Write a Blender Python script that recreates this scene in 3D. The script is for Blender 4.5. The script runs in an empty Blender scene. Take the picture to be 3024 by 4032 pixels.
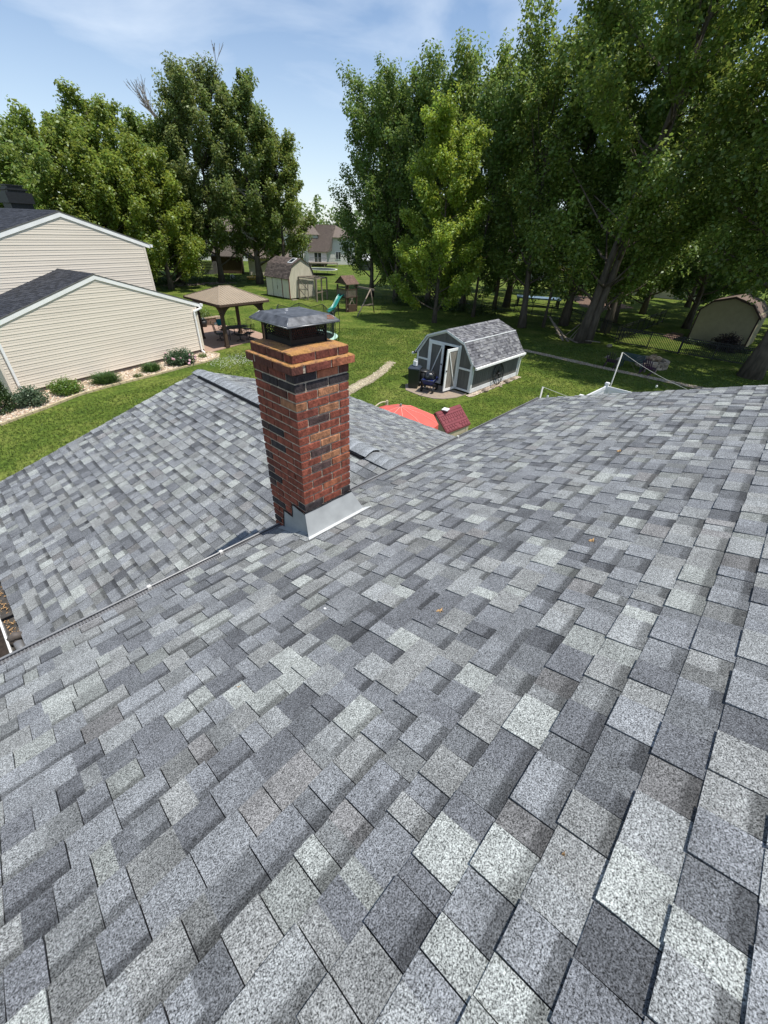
import bpy, math, random
import numpy as np
from mathutils import Vector, Matrix
rad = math.radians
C = bpy.context.scene.collection
sc = bpy.context.scene

# ------------------------------------------------------------------ camera
CAMZ = 6.6
YAW, PIT, ROL, FPX = 0.7324, 0.6117, -0.0470, 402.35
def cam_basis():
    f = np.array([math.cos(YAW)*math.cos(PIT), math.sin(YAW)*math.cos(PIT), -math.sin(PIT)])
    r = np.array([math.sin(YAW), -math.cos(YAW), 0.0]); d = np.cross(f, r)
    c, s = math.cos(ROL), math.sin(ROL)
    return c*r+s*d, -s*r+c*d, f
RX, DY, FW = cam_basis()
cam = bpy.data.cameras.new('camera'); cam.sensor_fit = 'HORIZONTAL'; cam.sensor_width = 36
cam.lens = FPX/768*36; cam.clip_start = 0.05; cam.clip_end = 3000
co = bpy.data.objects.new('camera', cam); C.objects.link(co); sc.camera = co
M = Matrix(((RX[0], -DY[0], -FW[0]), (RX[1], -DY[1], -FW[1]), (RX[2], -DY[2], -FW[2])))
co.matrix_world = Matrix.Translation((0, 0, CAMZ)) @ M.to_4x4()
sc.render.resolution_x = 768; sc.render.resolution_y = 1024

# ------------------------------------------------------------------ light
SUNV = Vector((0.45, -0.90, 2.60)).normalized()
EL = math.asin(SUNV.z); AZ = math.atan2(SUNV.x, SUNV.y)
w = bpy.data.worlds.new('World'); sc.world = w; w.use_nodes = True
nt = w.node_tree; nt.nodes.clear()
N = nt.nodes.new; L = nt.links.new
sky = N('ShaderNodeTexSky'); sky.sky_type = 'NISHITA'; sky.sun_disc = False
sky.sun_elevation = EL; sky.sun_rotation = AZ; sky.air_density = 1.0; sky.dust_density = 0.25; sky.ozone_density = 3.2
tc = N('ShaderNodeTexCoord')
mp = N('ShaderNodeMapping'); mp.inputs['Rotation'].default_value = (0, rad(-14), rad(25)); mp.inputs['Scale'].default_value = (1.1, 3.0, 6.5)
n1 = N('ShaderNodeTexNoise'); n1.inputs['Scale'].default_value = 1.3; n1.inputs['Detail'].default_value = 7; n1.inputs['Roughness'].default_value = 0.52; n1.inputs['Distortion'].default_value = 0.35
r1 = N('ShaderNodeValToRGB'); r1.color_ramp.elements[0].position = 0.41; r1.color_ramp.elements[1].position = 0.76
r1.color_ramp.elements[1].color = (0.8, 0.8, 0.8, 1)
mx = N('ShaderNodeMix'); mx.data_type = 'RGBA'
mx.inputs[7].default_value = (6.3, 7.0, 7.9, 1)
bg = N('ShaderNodeBackground'); bg.inputs[1].default_value = 0.13
out = N('ShaderNodeOutputWorld')
L(tc.outputs['Generated'], mp.inputs[0]); L(mp.outputs[0], n1.inputs[0]); L(n1.outputs[0], r1.inputs[0])
sp = N('ShaderNodeSeparateXYZ'); L(tc.outputs['Generated'], sp.inputs[0])
hz = N('ShaderNodeMapRange'); hz.inputs[1].default_value = 0.0; hz.inputs[2].default_value = 0.32; hz.inputs[3].default_value = 0.5; hz.inputs[4].default_value = 0.0
L(sp.outputs[2], hz.inputs[0])
mxm = N('ShaderNodeMath'); mxm.operation = 'MAXIMUM'; L(r1.outputs[0], mxm.inputs[0]); L(hz.outputs[0], mxm.inputs[1]); L(mxm.outputs[0], mx.inputs[0]); L(sky.outputs[0], mx.inputs[6]); L(mx.outputs[2], bg.inputs[0]); L(bg.outputs[0], out.inputs[0])
sl = bpy.data.lights.new('sun', 'SUN'); sl.energy = 4.6; sl.angle = rad(0.5); sl.color = (1.0, 0.955, 0.88)
so = bpy.data.objects.new('sun', sl); C.objects.link(so); so.rotation_euler = SUNV.to_track_quat('Z', 'Y').to_euler()
so.location = (0, 0, 60)
vs = sc.view_settings; vs.view_transform = 'Standard'; vs.look = 'None'; vs.exposure = 0.18; vs.gamma = 1; vs.use_curve_mapping = False

# ------------------------------------------------------------------ materials
def mat(name, col, rough=0.8, var=0.12, vscale=4.0, bump=0.0, bscale=60.0, metal=0.0, attr=False, spec=0.3, col2=None, stretch=None, detail=4):
    m = bpy.data.materials.new(name); m.use_nodes = True; t = m.node_tree; b = t.nodes['Principled BSDF']
    b.inputs['Roughness'].default_value = rough; b.inputs['Metallic'].default_value = metal
    b.inputs['Specular IOR Level'].default_value = spec
    tcn = t.nodes.new('ShaderNodeTexCoord'); mpn = t.nodes.new('ShaderNodeMapping')
    if stretch: mpn.inputs['Scale'].default_value = stretch
    geo = t.nodes.new('ShaderNodeNewGeometry')
    t.links.new(geo.outputs['Position'], mpn.inputs[0])
    nz = t.nodes.new('ShaderNodeTexNoise'); nz.inputs['Scale'].default_value = vscale; nz.inputs['Detail'].default_value = detail
    t.links.new(mpn.outputs[0], nz.inputs[0])
    if attr:
        a = t.nodes.new('ShaderNodeAttribute'); a.attribute_name = 'Col'; src = a.outputs[0]
    else:
        rgb = t.nodes.new('ShaderNodeRGB'); rgb.outputs[0].default_value = (*col, 1); src = rgb.outputs[0]
    if col2:
        rp = t.nodes.new('ShaderNodeMapRange'); rp.inputs[1].default_value = 0.42; rp.inputs[2].default_value = 0.6
        t.links.new(nz.outputs[0], rp.inputs[0])
        mm = t.nodes.new('ShaderNodeMix'); mm.data_type = 'RGBA'; mm.inputs[7].default_value = (*col2, 1)
        t.links.new(rp.outputs[0], mm.inputs[0]); t.links.new(src, mm.inputs[6]); src = mm.outputs[2]
    mr = t.nodes.new('ShaderNodeMapRange'); mr.inputs[1].default_value = 0.3; mr.inputs[2].default_value = 0.7
    mr.inputs[3].default_value = 1-var; mr.inputs[4].default_value = 1+var
    t.links.new(nz.outputs[0], mr.inputs[0])
    mu = t.nodes.new('ShaderNodeVectorMath'); mu.operation = 'SCALE'
    t.links.new(src, mu.inputs[0]); t.links.new(mr.outputs[0], mu.inputs[3])
    t.links.new(mu.outputs[0], b.inputs['Base Color'])
    if bump > 0:
        n2 = t.nodes.new('ShaderNodeTexNoise'); n2.inputs['Scale'].default_value = bscale; n2.inputs['Detail'].default_value = 5
        t.links.new(mpn.outputs[0], n2.inputs[0])
        bp = t.nodes.new('ShaderNodeBump'); bp.inputs['Strength'].default_value = bump; bp.inputs['Distance'].default_value = 0.02
        t.links.new(n2.outputs[0], bp.inputs['Height']); t.links.new(bp.outputs[0], b.inputs['Normal'])
    return m

def shingle_mat(name, sc1=235.0, lo=0.0, hi=2.35):
    m = bpy.data.materials.new(name); m.use_nodes = True; t = m.node_tree; b = t.nodes['Principled BSDF']
    b.inputs['Roughness'].default_value = 0.92; b.inputs['Specular IOR Level'].default_value = 0.25
    geo = t.nodes.new('ShaderNodeNewGeometry')
    a = t.nodes.new('ShaderNodeAttribute'); a.attribute_name = 'Col'
    n = t.nodes.new('ShaderNodeTexNoise'); n.inputs['Scale'].default_value = sc1; n.inputs['Detail'].default_value = 2.5; n.inputs['Roughness'].default_value = 0.75
    t.links.new(geo.outputs['Position'], n.inputs[0])
    r = t.nodes.new('ShaderNodeMapRange'); r.inputs[1].default_value = 0.34; r.inputs[2].default_value = 0.66; r.inputs[3].default_value = lo; r.inputs[4].default_value = hi
    t.links.new(n.outputs[0], r.inputs[0])
    n3 = t.nodes.new('ShaderNodeTexNoise'); n3.inputs['Scale'].default_value = 7.0; n3.inputs['Detail'].default_value = 4
    t.links.new(geo.outputs['Position'], n3.inputs[0])
    r3 = t.nodes.new('ShaderNodeMapRange'); r3.inputs[1].default_value = 0.3; r3.inputs[2].default_value = 0.7; r3.inputs[3].default_value = 0.84; r3.inputs[4].default_value = 1.17
    t.links.new(n3.outputs[0], r3.inputs[0])
    n4 = t.nodes.new('ShaderNodeTexNoise'); n4.inputs['Scale'].default_value = sc1*0.3; n4.inputs['Detail'].default_value = 3; n4.inputs['Roughness'].default_value = 0.8
    t.links.new(geo.outputs['Position'], n4.inputs[0])
    r4 = t.nodes.new('ShaderNodeMapRange'); r4.inputs[1].default_value = 0.32; r4.inputs[2].default_value = 0.68; r4.inputs[3].default_value = 0.72; r4.inputs[4].default_value = 1.28
    t.links.new(n4.outputs[0], r4.inputs[0])
    mm0 = t.nodes.new('ShaderNodeMath'); mm0.operation = 'MULTIPLY'
    t.links.new(r.outputs[0], mm0.inputs[0]); t.links.new(r4.outputs[0], mm0.inputs[1])
    mu0 = t.nodes.new('ShaderNodeMath'); mu0.operation = 'MULTIPLY'
    t.links.new(mm0.outputs[0], mu0.inputs[0]); t.links.new(r3.outputs[0], mu0.inputs[1])
    mu = t.nodes.new('ShaderNodeVectorMath'); mu.operation = 'SCALE'
    t.links.new(a.outputs[0], mu.inputs[0]); t.links.new(mu0.outputs[0], mu.inputs[3]); t.links.new(mu.outputs[0], b.inputs['Base Color'])
    bp = t.nodes.new('ShaderNodeBump'); bp.inputs['Strength'].default_value = 0.5; bp.inputs['Distance'].default_value = 0.002
    t.links.new(n.outputs[0], bp.inputs['Height']); t.links.new(bp.outputs[0], b.inputs['Normal'])
    return m

def leaf_mat(name, trans=0.48):
    m = bpy.data.materials.new(name); m.use_nodes = True; t = m.node_tree; t.nodes.clear()
    o = t.nodes.new('ShaderNodeOutputMaterial'); a = t.nodes.new('ShaderNodeAttribute'); a.attribute_name = 'Col'
    d = t.nodes.new('ShaderNodeBsdfDiffuse'); tr = t.nodes.new('ShaderNodeBsdfTranslucent'); mxs = t.nodes.new('ShaderNodeMixShader')
    g = t.nodes.new('ShaderNodeBsdfGlossy'); g.inputs['Roughness'].default_value = 0.45; g.inputs[0].default_value = (0.8, 0.9, 0.8, 1)
    m2 = t.nodes.new('ShaderNodeMixShader'); m2.inputs[0].default_value = 0.035
    hs = t.nodes.new('ShaderNodeHueSaturation'); hs.inputs['Value'].default_value = 1.5; hs.inputs['Hue'].default_value = 0.485
    t.links.new(a.outputs[0], d.inputs[0]); t.links.new(a.outputs[0], hs.inputs['Color']); t.links.new(hs.outputs[0], tr.inputs[0])
    mxs.inputs[0].default_value = trans
    t.links.new(d.outputs[0], mxs.inputs[1]); t.links.new(tr.outputs[0], mxs.inputs[2])
    t.links.new(mxs.outputs[0], m2.inputs[1]); t.links.new(g.outputs[0], m2.inputs[2]); t.links.new(m2.outputs[0], o.inputs[0])
    return m

MT = {}
MT['shingle'] = shingle_mat('grey_asphalt_shingle')
MT['shingle_far'] = shingle_mat('asphalt_shingle_far', 120.0, 0.7, 1.3)
MT['brick'] = mat('clay_brick', (0.3, 0.1, 0.06), 0.9, 0.42, 30, 0.5, 90, attr=True, stretch=(1, 1, 0.45), detail=6)
MT['mortar'] = mat('mortar', (0.52, 0.43, 0.33), 0.95, 0.25, 30, 0.5, 200)
MT['rust_wash'] = mat('rust_stained_mortar', (0.56, 0.29, 0.10), 0.95, 0.4, 12, 0.9, 70, col2=(0.27, 0.14, 0.07))
MT['cap'] = mat('galvanized_cap', (0.125, 0.128, 0.135), 0.5, 0.5, 16, 0.2, 20, metal=0.6, spec=0.4)
MT['cap_edge'] = mat('bright_galvanized', (0.32, 0.33, 0.34), 0.4, 0.2, 20, metal=0.8)
MT['rust'] = mat('rust_patch', (0.22, 0.07, 0.035), 0.9, 0.4, 60, 0.3, 120, col2=(0.13, 0.1, 0.09))
MT['screen'] = mat('black_mesh', (0.012, 0.011, 0.011), 0.6, 0.2, 30)
MT['flue'] = mat('clay_flue', (0.13, 0.05, 0.035), 0.9, 0.4, 25)
MT['flashing'] = mat('painted_flashing', (0.33, 0.345, 0.345), 0.5, 0.14, 7, metal=0.1, spec=0.5)
MT['flange'] = mat('flashing_flange', (0.62, 0.64, 0.64), 0.5, 0.08, 14)
MT['sealant'] = mat('black_sealant', (0.008, 0.008, 0.009), 0.35, 0.2, 30, 0.4, 60)
MT['alu'] = mat('aluminium_gutter', (0.27, 0.27, 0.27), 0.45, 0.15, 6, metal=0.4, spec=0.4)
MT['alu_dull'] = mat('dull_aluminium', (0.22, 0.22, 0.225), 0.5, 0.2, 6, metal=0.3)
MT['white'] = mat('white_paint', (0.90, 0.895, 0.87), 0.5, 0.05, 2)
MT['gutter_in'] = mat('dirty_gutter', (0.06, 0.055, 0.05), 0.8, 0.4, 12, 0.3, 40)
MT['gutter_brown'] = mat('brown_plastic', (0.10, 0.085, 0.075), 0.6, 0.2, 20)
MT['vent'] = mat('ridge_vent_black', (0.01, 0.01, 0.012), 0.5, 0.1, 20)
MT['siding'] = mat('tan_vinyl_siding', (0.75, 0.67, 0.565), 0.55, 0.05, 0.9, attr=False, stretch=(0.3, 0.3, 4))
MT['siding_dark'] = mat('house_wall', (0.35, 0.33, 0.30), 0.7, 0.1, 2)
MT['darkroof'] = mat('charcoal_shingle', (0.028, 0.031, 0.038), 0.85, 0.35, 9, 0.2, 30, attr=True)
MT['black_metal'] = mat('black_metal', (0.015, 0.016, 0.018), 0.45, 0.2, 10, spec=0.5)
MT['conc'] = mat('foundation_concrete', (0.12, 0.10, 0.09), 0.95, 0.2, 6, 0.2, 40)
MT['pebble'] = mat('pebble', (0.45, 0.36, 0.26), 0.9, 0.2, 10, attr=True)
MT['gravel'] = mat('gravel_ground', (0.30, 0.235, 0.17), 0.95, 0.45, 22, 0.8, 60, col2=(0.46, 0.38, 0.28))
MT['edging'] = mat('limestone_edging', (0.46, 0.38, 0.24), 0.9, 0.2, 5, 0.4, 30)
MT['leaf'] = leaf_mat('leaf'); MT['leafdry'] = mat('dry_leaf', (0.45, 0.28, 0.13), 0.9, 0.3, 100)
MT['bark'] = mat('bark', (0.115, 0.095, 0.075), 0.95, 0.35, 6, 0.9, 14, stretch=(1, 1, 0.25))
MT['deadwood'] = mat('dead_wood', (0.25, 0.22, 0.19), 0.95, 0.2, 5)
MT['wood_brown'] = mat('brown_stained_wood', (0.085, 0.055, 0.038), 0.8, 0.25, 5, 0.3, 30, stretch=(3, 3, 0.5))
MT['wood_grey'] = mat('weathered_wood', (0.26, 0.215, 0.17), 0.9, 0.25, 5, 0.3, 30, stretch=(3, 3, 0.5))
MT['tanroof'] = mat('tan_metal_roof', (0.32, 0.255, 0.18), 0.5, 0.06, 2, spec=0.4)
MT['patio'] = mat('stamped_concrete', (0.42, 0.29, 0.215), 0.85, 0.2, 2.2, 0.3, 10, col2=(0.33, 0.22, 0.17))
MT['slab'] = mat('flagstone', (0.36, 0.29, 0.215), 0.9, 0.25, 3, 0.4, 12, col2=(0.25, 0.2, 0.16))
MT['greyboard'] = mat('grey_shed_board', (0.125, 0.124, 0.115), 0.8, 0.15, 4, stretch=(1, 1, 0.3))
MT['palegrey'] = mat('pale_grey_trim', (0.70, 0.72, 0.72), 0.6, 0.08, 4)
MT['doorwood'] = mat('weathered_door_board', (0.25, 0.225, 0.19), 0.85, 0.25, 8, stretch=(3, 3, 0.4))
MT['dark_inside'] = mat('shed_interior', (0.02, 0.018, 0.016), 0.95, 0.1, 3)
MT['cream'] = mat('cream_board', (0.62, 0.58, 0.46), 0.8, 0.08, 4, stretch=(1, 1, 0.3))
MT['creamdark'] = mat('cream_door', (0.55, 0.53, 0.44), 0.8, 0.08, 4)
MT['redtrim'] = mat('dark_red_trim', (0.16, 0.028, 0.02), 0.7, 0.15, 6)
MT['browntrim'] = mat('dark_brown_trim', (0.05, 0.03, 0.025), 0.7, 0.15, 6)
MT['brownroof'] = mat('brown_shingle', (0.12, 0.088, 0.075), 0.9, 0.3, 7, 0.3, 20, attr=True)
MT['tanwall'] = mat('olive_tan_siding', (0.30, 0.265, 0.17), 0.8, 0.08, 3)
MT['bin_green'] = mat('green_black_plastic', (0.014, 0.022, 0.018), 0.4, 0.2, 5, spec=0.5)
MT['bin_lid'] = mat('dark_blue_grey_plastic', (0.03, 0.04, 0.055), 0.4, 0.15, 5, spec=0.5)
MT['blue'] = mat('blue_plastic', (0.018, 0.03, 0.16), 0.35, 0.15, 8, spec=0.5)
MT['bag'] = mat('black_plastic_bag', (0.02, 0.021, 0.023), 0.22, 0.3, 9, 1.0, 16, spec=0.8)
MT['jug'] = mat('white_plastic', (0.8, 0.8, 0.8), 0.35, 0.03, 5)
MT['teal'] = mat('teal_plastic', (0.01, 0.20, 0.17), 0.35, 0.15, 5, spec=0.5)
MT['net'] = mat('black_net', (0.02, 0.03, 0.025), 0.8, 0.2, 20)
MT['mint'] = mat('mint_pad', (0.42, 0.62, 0.52), 0.6, 0.1, 5)
MT['coral'] = mat('coral_canvas', (0.64, 0.12, 0.095), 0.85, 0.06, 3)
MT['coral_pale'] = mat('pale_coral_seam', (0.78, 0.36, 0.30), 0.85, 0.05, 3)
MT['maroon'] = mat('maroon_plastic', (0.20, 0.045, 0.055), 0.5, 0.1, 5, spec=0.4)
MT['beige'] = mat('beige_plastic', (0.50, 0.43, 0.30), 0.6, 0.08, 5)
MT['vinyl'] = mat('white_vinyl', (0.74, 0.74, 0.76), 0.45, 0.04, 3)
MT['purple'] = mat('dark_purple_plastic', (0.055, 0.02, 0.055), 0.6, 0.15, 5)
MT['greybench'] = mat('teal_grey_paint', (0.05, 0.08, 0.085), 0.6, 0.2, 6)
MT['firestone'] = mat('firepit_stone', (0.28, 0.22, 0.16), 0.95, 0.3, 9, 0.4, 20, attr=True)
MT['log'] = mat('split_log', (0.3, 0.2, 0.12), 0.9, 0.3, 9, attr=True)
MT['yellow'] = mat('yellow_plastic', (0.75, 0.50, 0.10), 0.5, 0.1, 3)
MT['bluegrey'] = mat('blue_tarp', (0.16, 0.24, 0.33), 0.5, 0.1, 3)
MT['farwall'] = mat('white_siding', (0.62, 0.61, 0.58), 0.7, 0.05, 3)
MT['farroof'] = mat('taupe_roof', (0.155, 0.125, 0.105), 0.9, 0.15, 3, 0.2, 8)
MT['glass'] = mat('dark_glass', (0.02, 0.025, 0.03), 0.1, 0.1, 3, spec=0.8)
MT['redwhite'] = mat('red_plastic', (0.6, 0.03, 0.03), 0.4, 0.1, 4)
MT['pink'] = mat('pink_petal', (0.72, 0.42, 0.50), 0.7, 0.1, 30)
MT['mulch'] = mat('shade_dark_ground', (0.035, 0.026, 0.02), 0.95, 0.4, 15, 0.8, 40)  # near black: ground shade put into the colour
MT['dirt'] = mat('mulch_dirt', (0.16, 0.105, 0.08), 0.95, 0.35, 5, 0.5, 12)
MT['alu_white'] = mat('pale_pole', (0.62, 0.61, 0.57), 0.5, 0.06, 5)
MT['bulb'] = mat('bulb_glass', (0.75, 0.75, 0.72), 0.2, 0.05, 5)
MT['creekrock'] = mat('creek_stone', (0.36, 0.30, 0.21), 0.95, 0.4, 12, 0.8, 30, col2=(0.22, 0.19, 0.13))
MT['towel'] = mat('teal_towel', (0.02, 0.26, 0.32), 0.9, 0.1, 5)
MT['stoneblock'] = mat('retaining_block', (0.20, 0.13, 0.10), 0.9, 0.25, 6, 0.4, 20)
MT['capstone'] = mat('cap_stone', (0.38, 0.29, 0.21), 0.9, 0.2, 6)
MT['dirtydeck'] = mat('skid', (0.25, 0.22, 0.18), 0.9, 0.3, 5)

def lawn_mat():
    m = bpy.data.materials.new('lawn_grass'); m.use_nodes = True; t = m.node_tree; b = t.nodes['Principled BSDF']
    b.inputs['Roughness'].default_value = 0.95; b.inputs['Specular IOR Level'].default_value = 0.1
    geo = t.nodes.new('ShaderNodeNewGeometry')
    def nz(s, d, stretch=None):
        mpn = t.nodes.new('ShaderNodeMapping'); t.links.new(geo.outputs['Position'], mpn.inputs[0])
        if stretch: mpn.inputs['Scale'].default_value = stretch
        n = t.nodes.new('ShaderNodeTexNoise'); n.inputs['Scale'].default_value = s; n.inputs['Detail'].default_value = d; n.inputs['Roughness'].default_value = 0.65
        t.links.new(mpn.outputs[0], n.inputs[0]); return n
    a = nz(0.5, 6); rp = t.nodes.new('ShaderNodeValToRGB'); t.links.new(a.outputs[0], rp.inputs[0])
    e = rp.color_ramp.elements; e[0].position = 0.33; e[0].color = (0.050, 0.088, 0.014, 1); e[1].position = 0.72; e[1].color = (0.175, 0.19, 0.048, 1)
    k = e.new(0.5); k.color = (0.092, 0.130, 0.022, 1)
    c = nz(9, 8, (1.0, 0.45, 1)); r = t.nodes.new('ShaderNodeMapRange'); r.inputs[1].default_value = 0.36; r.inputs[2].default_value = 0.64; r.inputs[3].default_value = 0.5; r.inputs[4].default_value = 1.5
    t.links.new(c.outputs[0], r.inputs[0])
    mu = t.nodes.new('ShaderNodeVectorMath'); mu.operation = 'SCALE'; t.links.new(rp.outputs[0], mu.inputs[0]); t.links.new(r.outputs[0], mu.inputs[3])
    t.links.new(mu.outputs[0], b.inputs['Base Color'])
    bp = t.nodes.new('ShaderNodeBump'); bp.inputs['Strength'].default_value = 0.9; bp.inputs['Distance'].default_value = 0.06
    t.links.new(c.outputs[0], bp.inputs['Height']); t.links.new(bp.outputs[0], b.inputs['Normal'])
    return m
MT['lawn'] = lawn_mat()

# ------------------------------------------------------------------ helpers
WM = {}
def tag(o, label=None, cat=None, group=None, kind=None):
    if label: o['label'] = label
    if cat: o['category'] = cat
    if group: o['group'] = group
    if kind: o['kind'] = kind
    return o
def thing(name, label, cat, loc=(0, 0, 0), rz=0.0, group=None):
    o = bpy.data.objects.new(name, None); C.objects.link(o); o.empty_display_size = 0.2
    o.location = loc; o.rotation_euler = (0, 0, rz)
    WM[o] = Matrix.Translation(loc) @ Matrix.Rotation(rz, 4, 'Z')
    return tag(o, label, cat, group)

class MB:
    """collects polygons (optionally coloured) for ONE mesh object"""
    def __init__(s): s.v = []; s.f = []; s.c = []; s.mi = []; s.cur = None; s.m = 0; s.sm = []; s.smooth = False
    def add(s, vs, fs, col=None):
        b = len(s.v); s.v += [tuple(p) for p in vs]
        for f in fs: s.f.append(tuple(i+b for i in f)); s.mi.append(s.m); s.sm.append(s.smooth)
        c = col or s.cur or (1, 1, 1)
        if isinstance(c, list) and len(c) == len(vs): s.c += c
        else: s.c += [tuple(c)]*len(vs)
        return s
    def hexa(s, p, col=None):   # 4 bottom + 4 top, both ccw from above
        return s.add(p, [(3, 2, 1, 0), (4, 5, 6, 7), (0, 1, 5, 4), (1, 2, 6, 5), (2, 3, 7, 6), (3, 0, 4, 7)], col)
    def box(s, c, d, rz=0.0, col=None, M=None):
        x, y, z = d[0]/2, d[1]/2, d[2]/2
        P = [Vector(q) for q in [(-x, -y, -z), (x, -y, -z), (x, y, -z), (-x, y, -z), (-x, -y, z), (x, -y, z), (x, y, z), (-x, y, z)]]
        R = M if M is not None else Matrix.Rotation(rz, 3, 'Z')
        c = Vector(c); return s.hexa([R @ q + c for q in P], col)
    def bb(s, x0, x1, y0, y1, z0, z1, col=None):
        return s.box(((x0+x1)/2, (y0+y1)/2, (z0+z1)/2), (abs(x1-x0), abs(y1-y0), abs(z1-z0)), 0, col)
    def beam(s, a, b, w_, h, up=(0, 0, 1), col=None):
        a = Vector(a); b = Vector(b); d = (b-a); l = d.length; d.normalize()
        sd = d.cross(Vector(up))
        if sd.length < 1e-4: sd = d.cross(Vector((0, 1, 0)))
        sd.normalize(); u = sd.cross(d)
        R = Matrix((d, sd, u)).transposed()
        return s.box((a+b)/2, (l, w_, h), 0, col, R)
    def tube(s, pts, r, n=6, col=None, cap=True):
        pts = [Vector(p) for p in pts]; k = len(pts); rs = r if isinstance(r, (list, tuple)) else [r]*k
        V = []; ref = None
        for i, p in enumerate(pts):
            d = (pts[min(i+1, k-1)]-pts[max(i-1, 0)]).normalized()
            if ref is None: ref = d.orthogonal().normalized()
            else:
                ref = ref - d*ref.dot(d)
                ref = ref.normalized() if ref.length > 1e-6 else d.orthogonal().normalized()
            q = d.cross(ref)
            for j in range(n):
                a = 2*math.pi*j/n; V.append(p+(ref*math.cos(a)+q*math.sin(a))*rs[i])
        F = []
        for i in range(k-1):
            for j in range(n): F.append((i*n+j, i*n+(j+1) % n, (i+1)*n+(j+1) % n, (i+1)*n+j))
        if cap: F.append(tuple(range(n-1, -1, -1))); F.append(tuple((k-1)*n+j for j in range(n)))
        sm = s.smooth; s.smooth = n > 4; s.add(V, F, col); s.smooth = sm; return s
    def prism(s, poly, a, b, col=None):   # poly: list of 3D points (planar); extruded by vector b*1 from a offset
        n = len(poly); a = Vector(a); b = Vector(b)
        V = [Vector(p)+a for p in poly]+[Vector(p)+b for p in poly]
        F = [tuple(range(n-1, -1, -1)), tuple(range(n, 2*n))]+[(i, (i+1) % n, n+(i+1) % n, n+i) for i in range(n)]
        return s.add(V, F, col)
    def blob(s, c, r, n=8, m=5, seed=0, jit=0.15, col=None):
        rg = random.Random(seed); V = []; F = []; c = Vector(c); r = Vector(r) if hasattr(r, '__len__') else Vector((r, r, r))
        V.append(c+Vector((0, 0, -r.z)))
        for i in range(1, m):
            ph = math.pi*i/m
            for j in range(n):
                a = 2*math.pi*j/n; k = 1+rg.uniform(-jit, jit)
                V.append(c+Vector((r.x*math.sin(ph)*math.cos(a)*k, r.y*math.sin(ph)*math.sin(a)*k, -r.z*math.cos(ph)*k)))
        V.append(c+Vector((0, 0, r.z)))
        for j in range(n): F.append((0, 1+(j+1) % n, 1+j))
        for i in range(m-2):
            for j in range(n): F.append((1+i*n+j, 1+i*n+(j+1) % n, 1+(i+1)*n+(j+1) % n, 1+(i+1)*n+j))
        e = len(V)-1; o_ = 1+(m-2)*n
        for j in range(n): F.append((o_+j, o_+(j+1) % n, e))
        return s.add(V, F, col)
    def build(s, name, mats, parent=None, world=False, colattr=None, bevel=0.0):
        V = s.v
        if world and parent is not None:
            Mi = WM[parent].inverted(); V = [tuple(Mi @ Vector(p)) for p in V]
        me = bpy.data.meshes.new(name); me.from_pydata(V, [], s.f)
        if not isinstance(mats, (list, tuple)): mats = [mats]
        for m_ in mats: me.materials.append(MT[m_])
        if len(mats) > 1: me.polygons.foreach_set('material_index', s.mi)
        me.polygons.foreach_set('use_smooth', s.sm)
        if any(c != (1, 1, 1) for c in s.c):
            ca = me.color_attributes.new('Col', 'FLOAT_COLOR', 'POINT')
            ca.data.foreach_set('color', np.hstack([np.array(s.c, dtype=np.float32), np.ones((len(s.c), 1), np.float32)]).ravel())
        me.update()
        o = bpy.data.objects.new(name, me); C.objects.link(o)
        if parent is not None: o.parent = parent; WM[o] = WM[parent]
        if bevel > 0:
            bv = o.modifiers.new('bevel', 'BEVEL'); bv.width = bevel; bv.segments = 2; bv.limit_method = 'ANGLE'
        return o

def np_mesh(name, V, F, cols, m, parent=None, smooth=False):
    me = bpy.data.meshes.new(name); n = F.shape[1]
    me.vertices.add(len(V)); me.vertices.foreach_set('co', V.astype(np.float32).ravel())
    me.loops.add(F.size); me.loops.foreach_set('vertex_index', F.astype(np.int32).ravel())
    me.polygons.add(len(F)); me.polygons.foreach_set('loop_start', np.arange(0, F.size, n, dtype=np.int32))
    me.update(calc_edges=True)
    if cols is not None:
        ca = me.color_attributes.new('Col', 'FLOAT_COLOR', 'POINT')
        ca.data.foreach_set('color', np.hstack([cols, np.ones((len(cols), 1))]).astype(np.float32).ravel())
    me.materials.append(MT[m]); me.validate()
    o = bpy.data.objects.new(name, me); C.objects.link(o)
    if parent is not None: o.parent = parent
    return o

def copy_tree(o, loc=None, rz=None, parent=None, label=None, scale=None):
    c = o.copy(); C.objects.link(c)
    if parent is not None: c.parent = parent
    for ch in list(o.children): copy_tree(ch, parent=c)
    if loc is not None: c.location = loc
    if rz is not None: c.rotation_euler = (0, 0, rz)
    if scale is not None: c.scale = (scale,)*3
    if label: c['label'] = label
    WM[c] = WM.get(parent, Matrix.Translation(c.location) @ Matrix.Rotation(c.rotation_euler.z, 4, 'Z'))
    return c

def sheet(name, pts, z, m, parent=None, thick=0.0):
    mb = MB()
    if thick: mb.prism([(x, y, 0) for x, y in pts], (0, 0, z-thick), (0, 0, z))
    else: mb.add([(x, y, z) for x, y in pts], [tuple(range(len(pts)))])
    return mb.build(name, m, parent)

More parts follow.
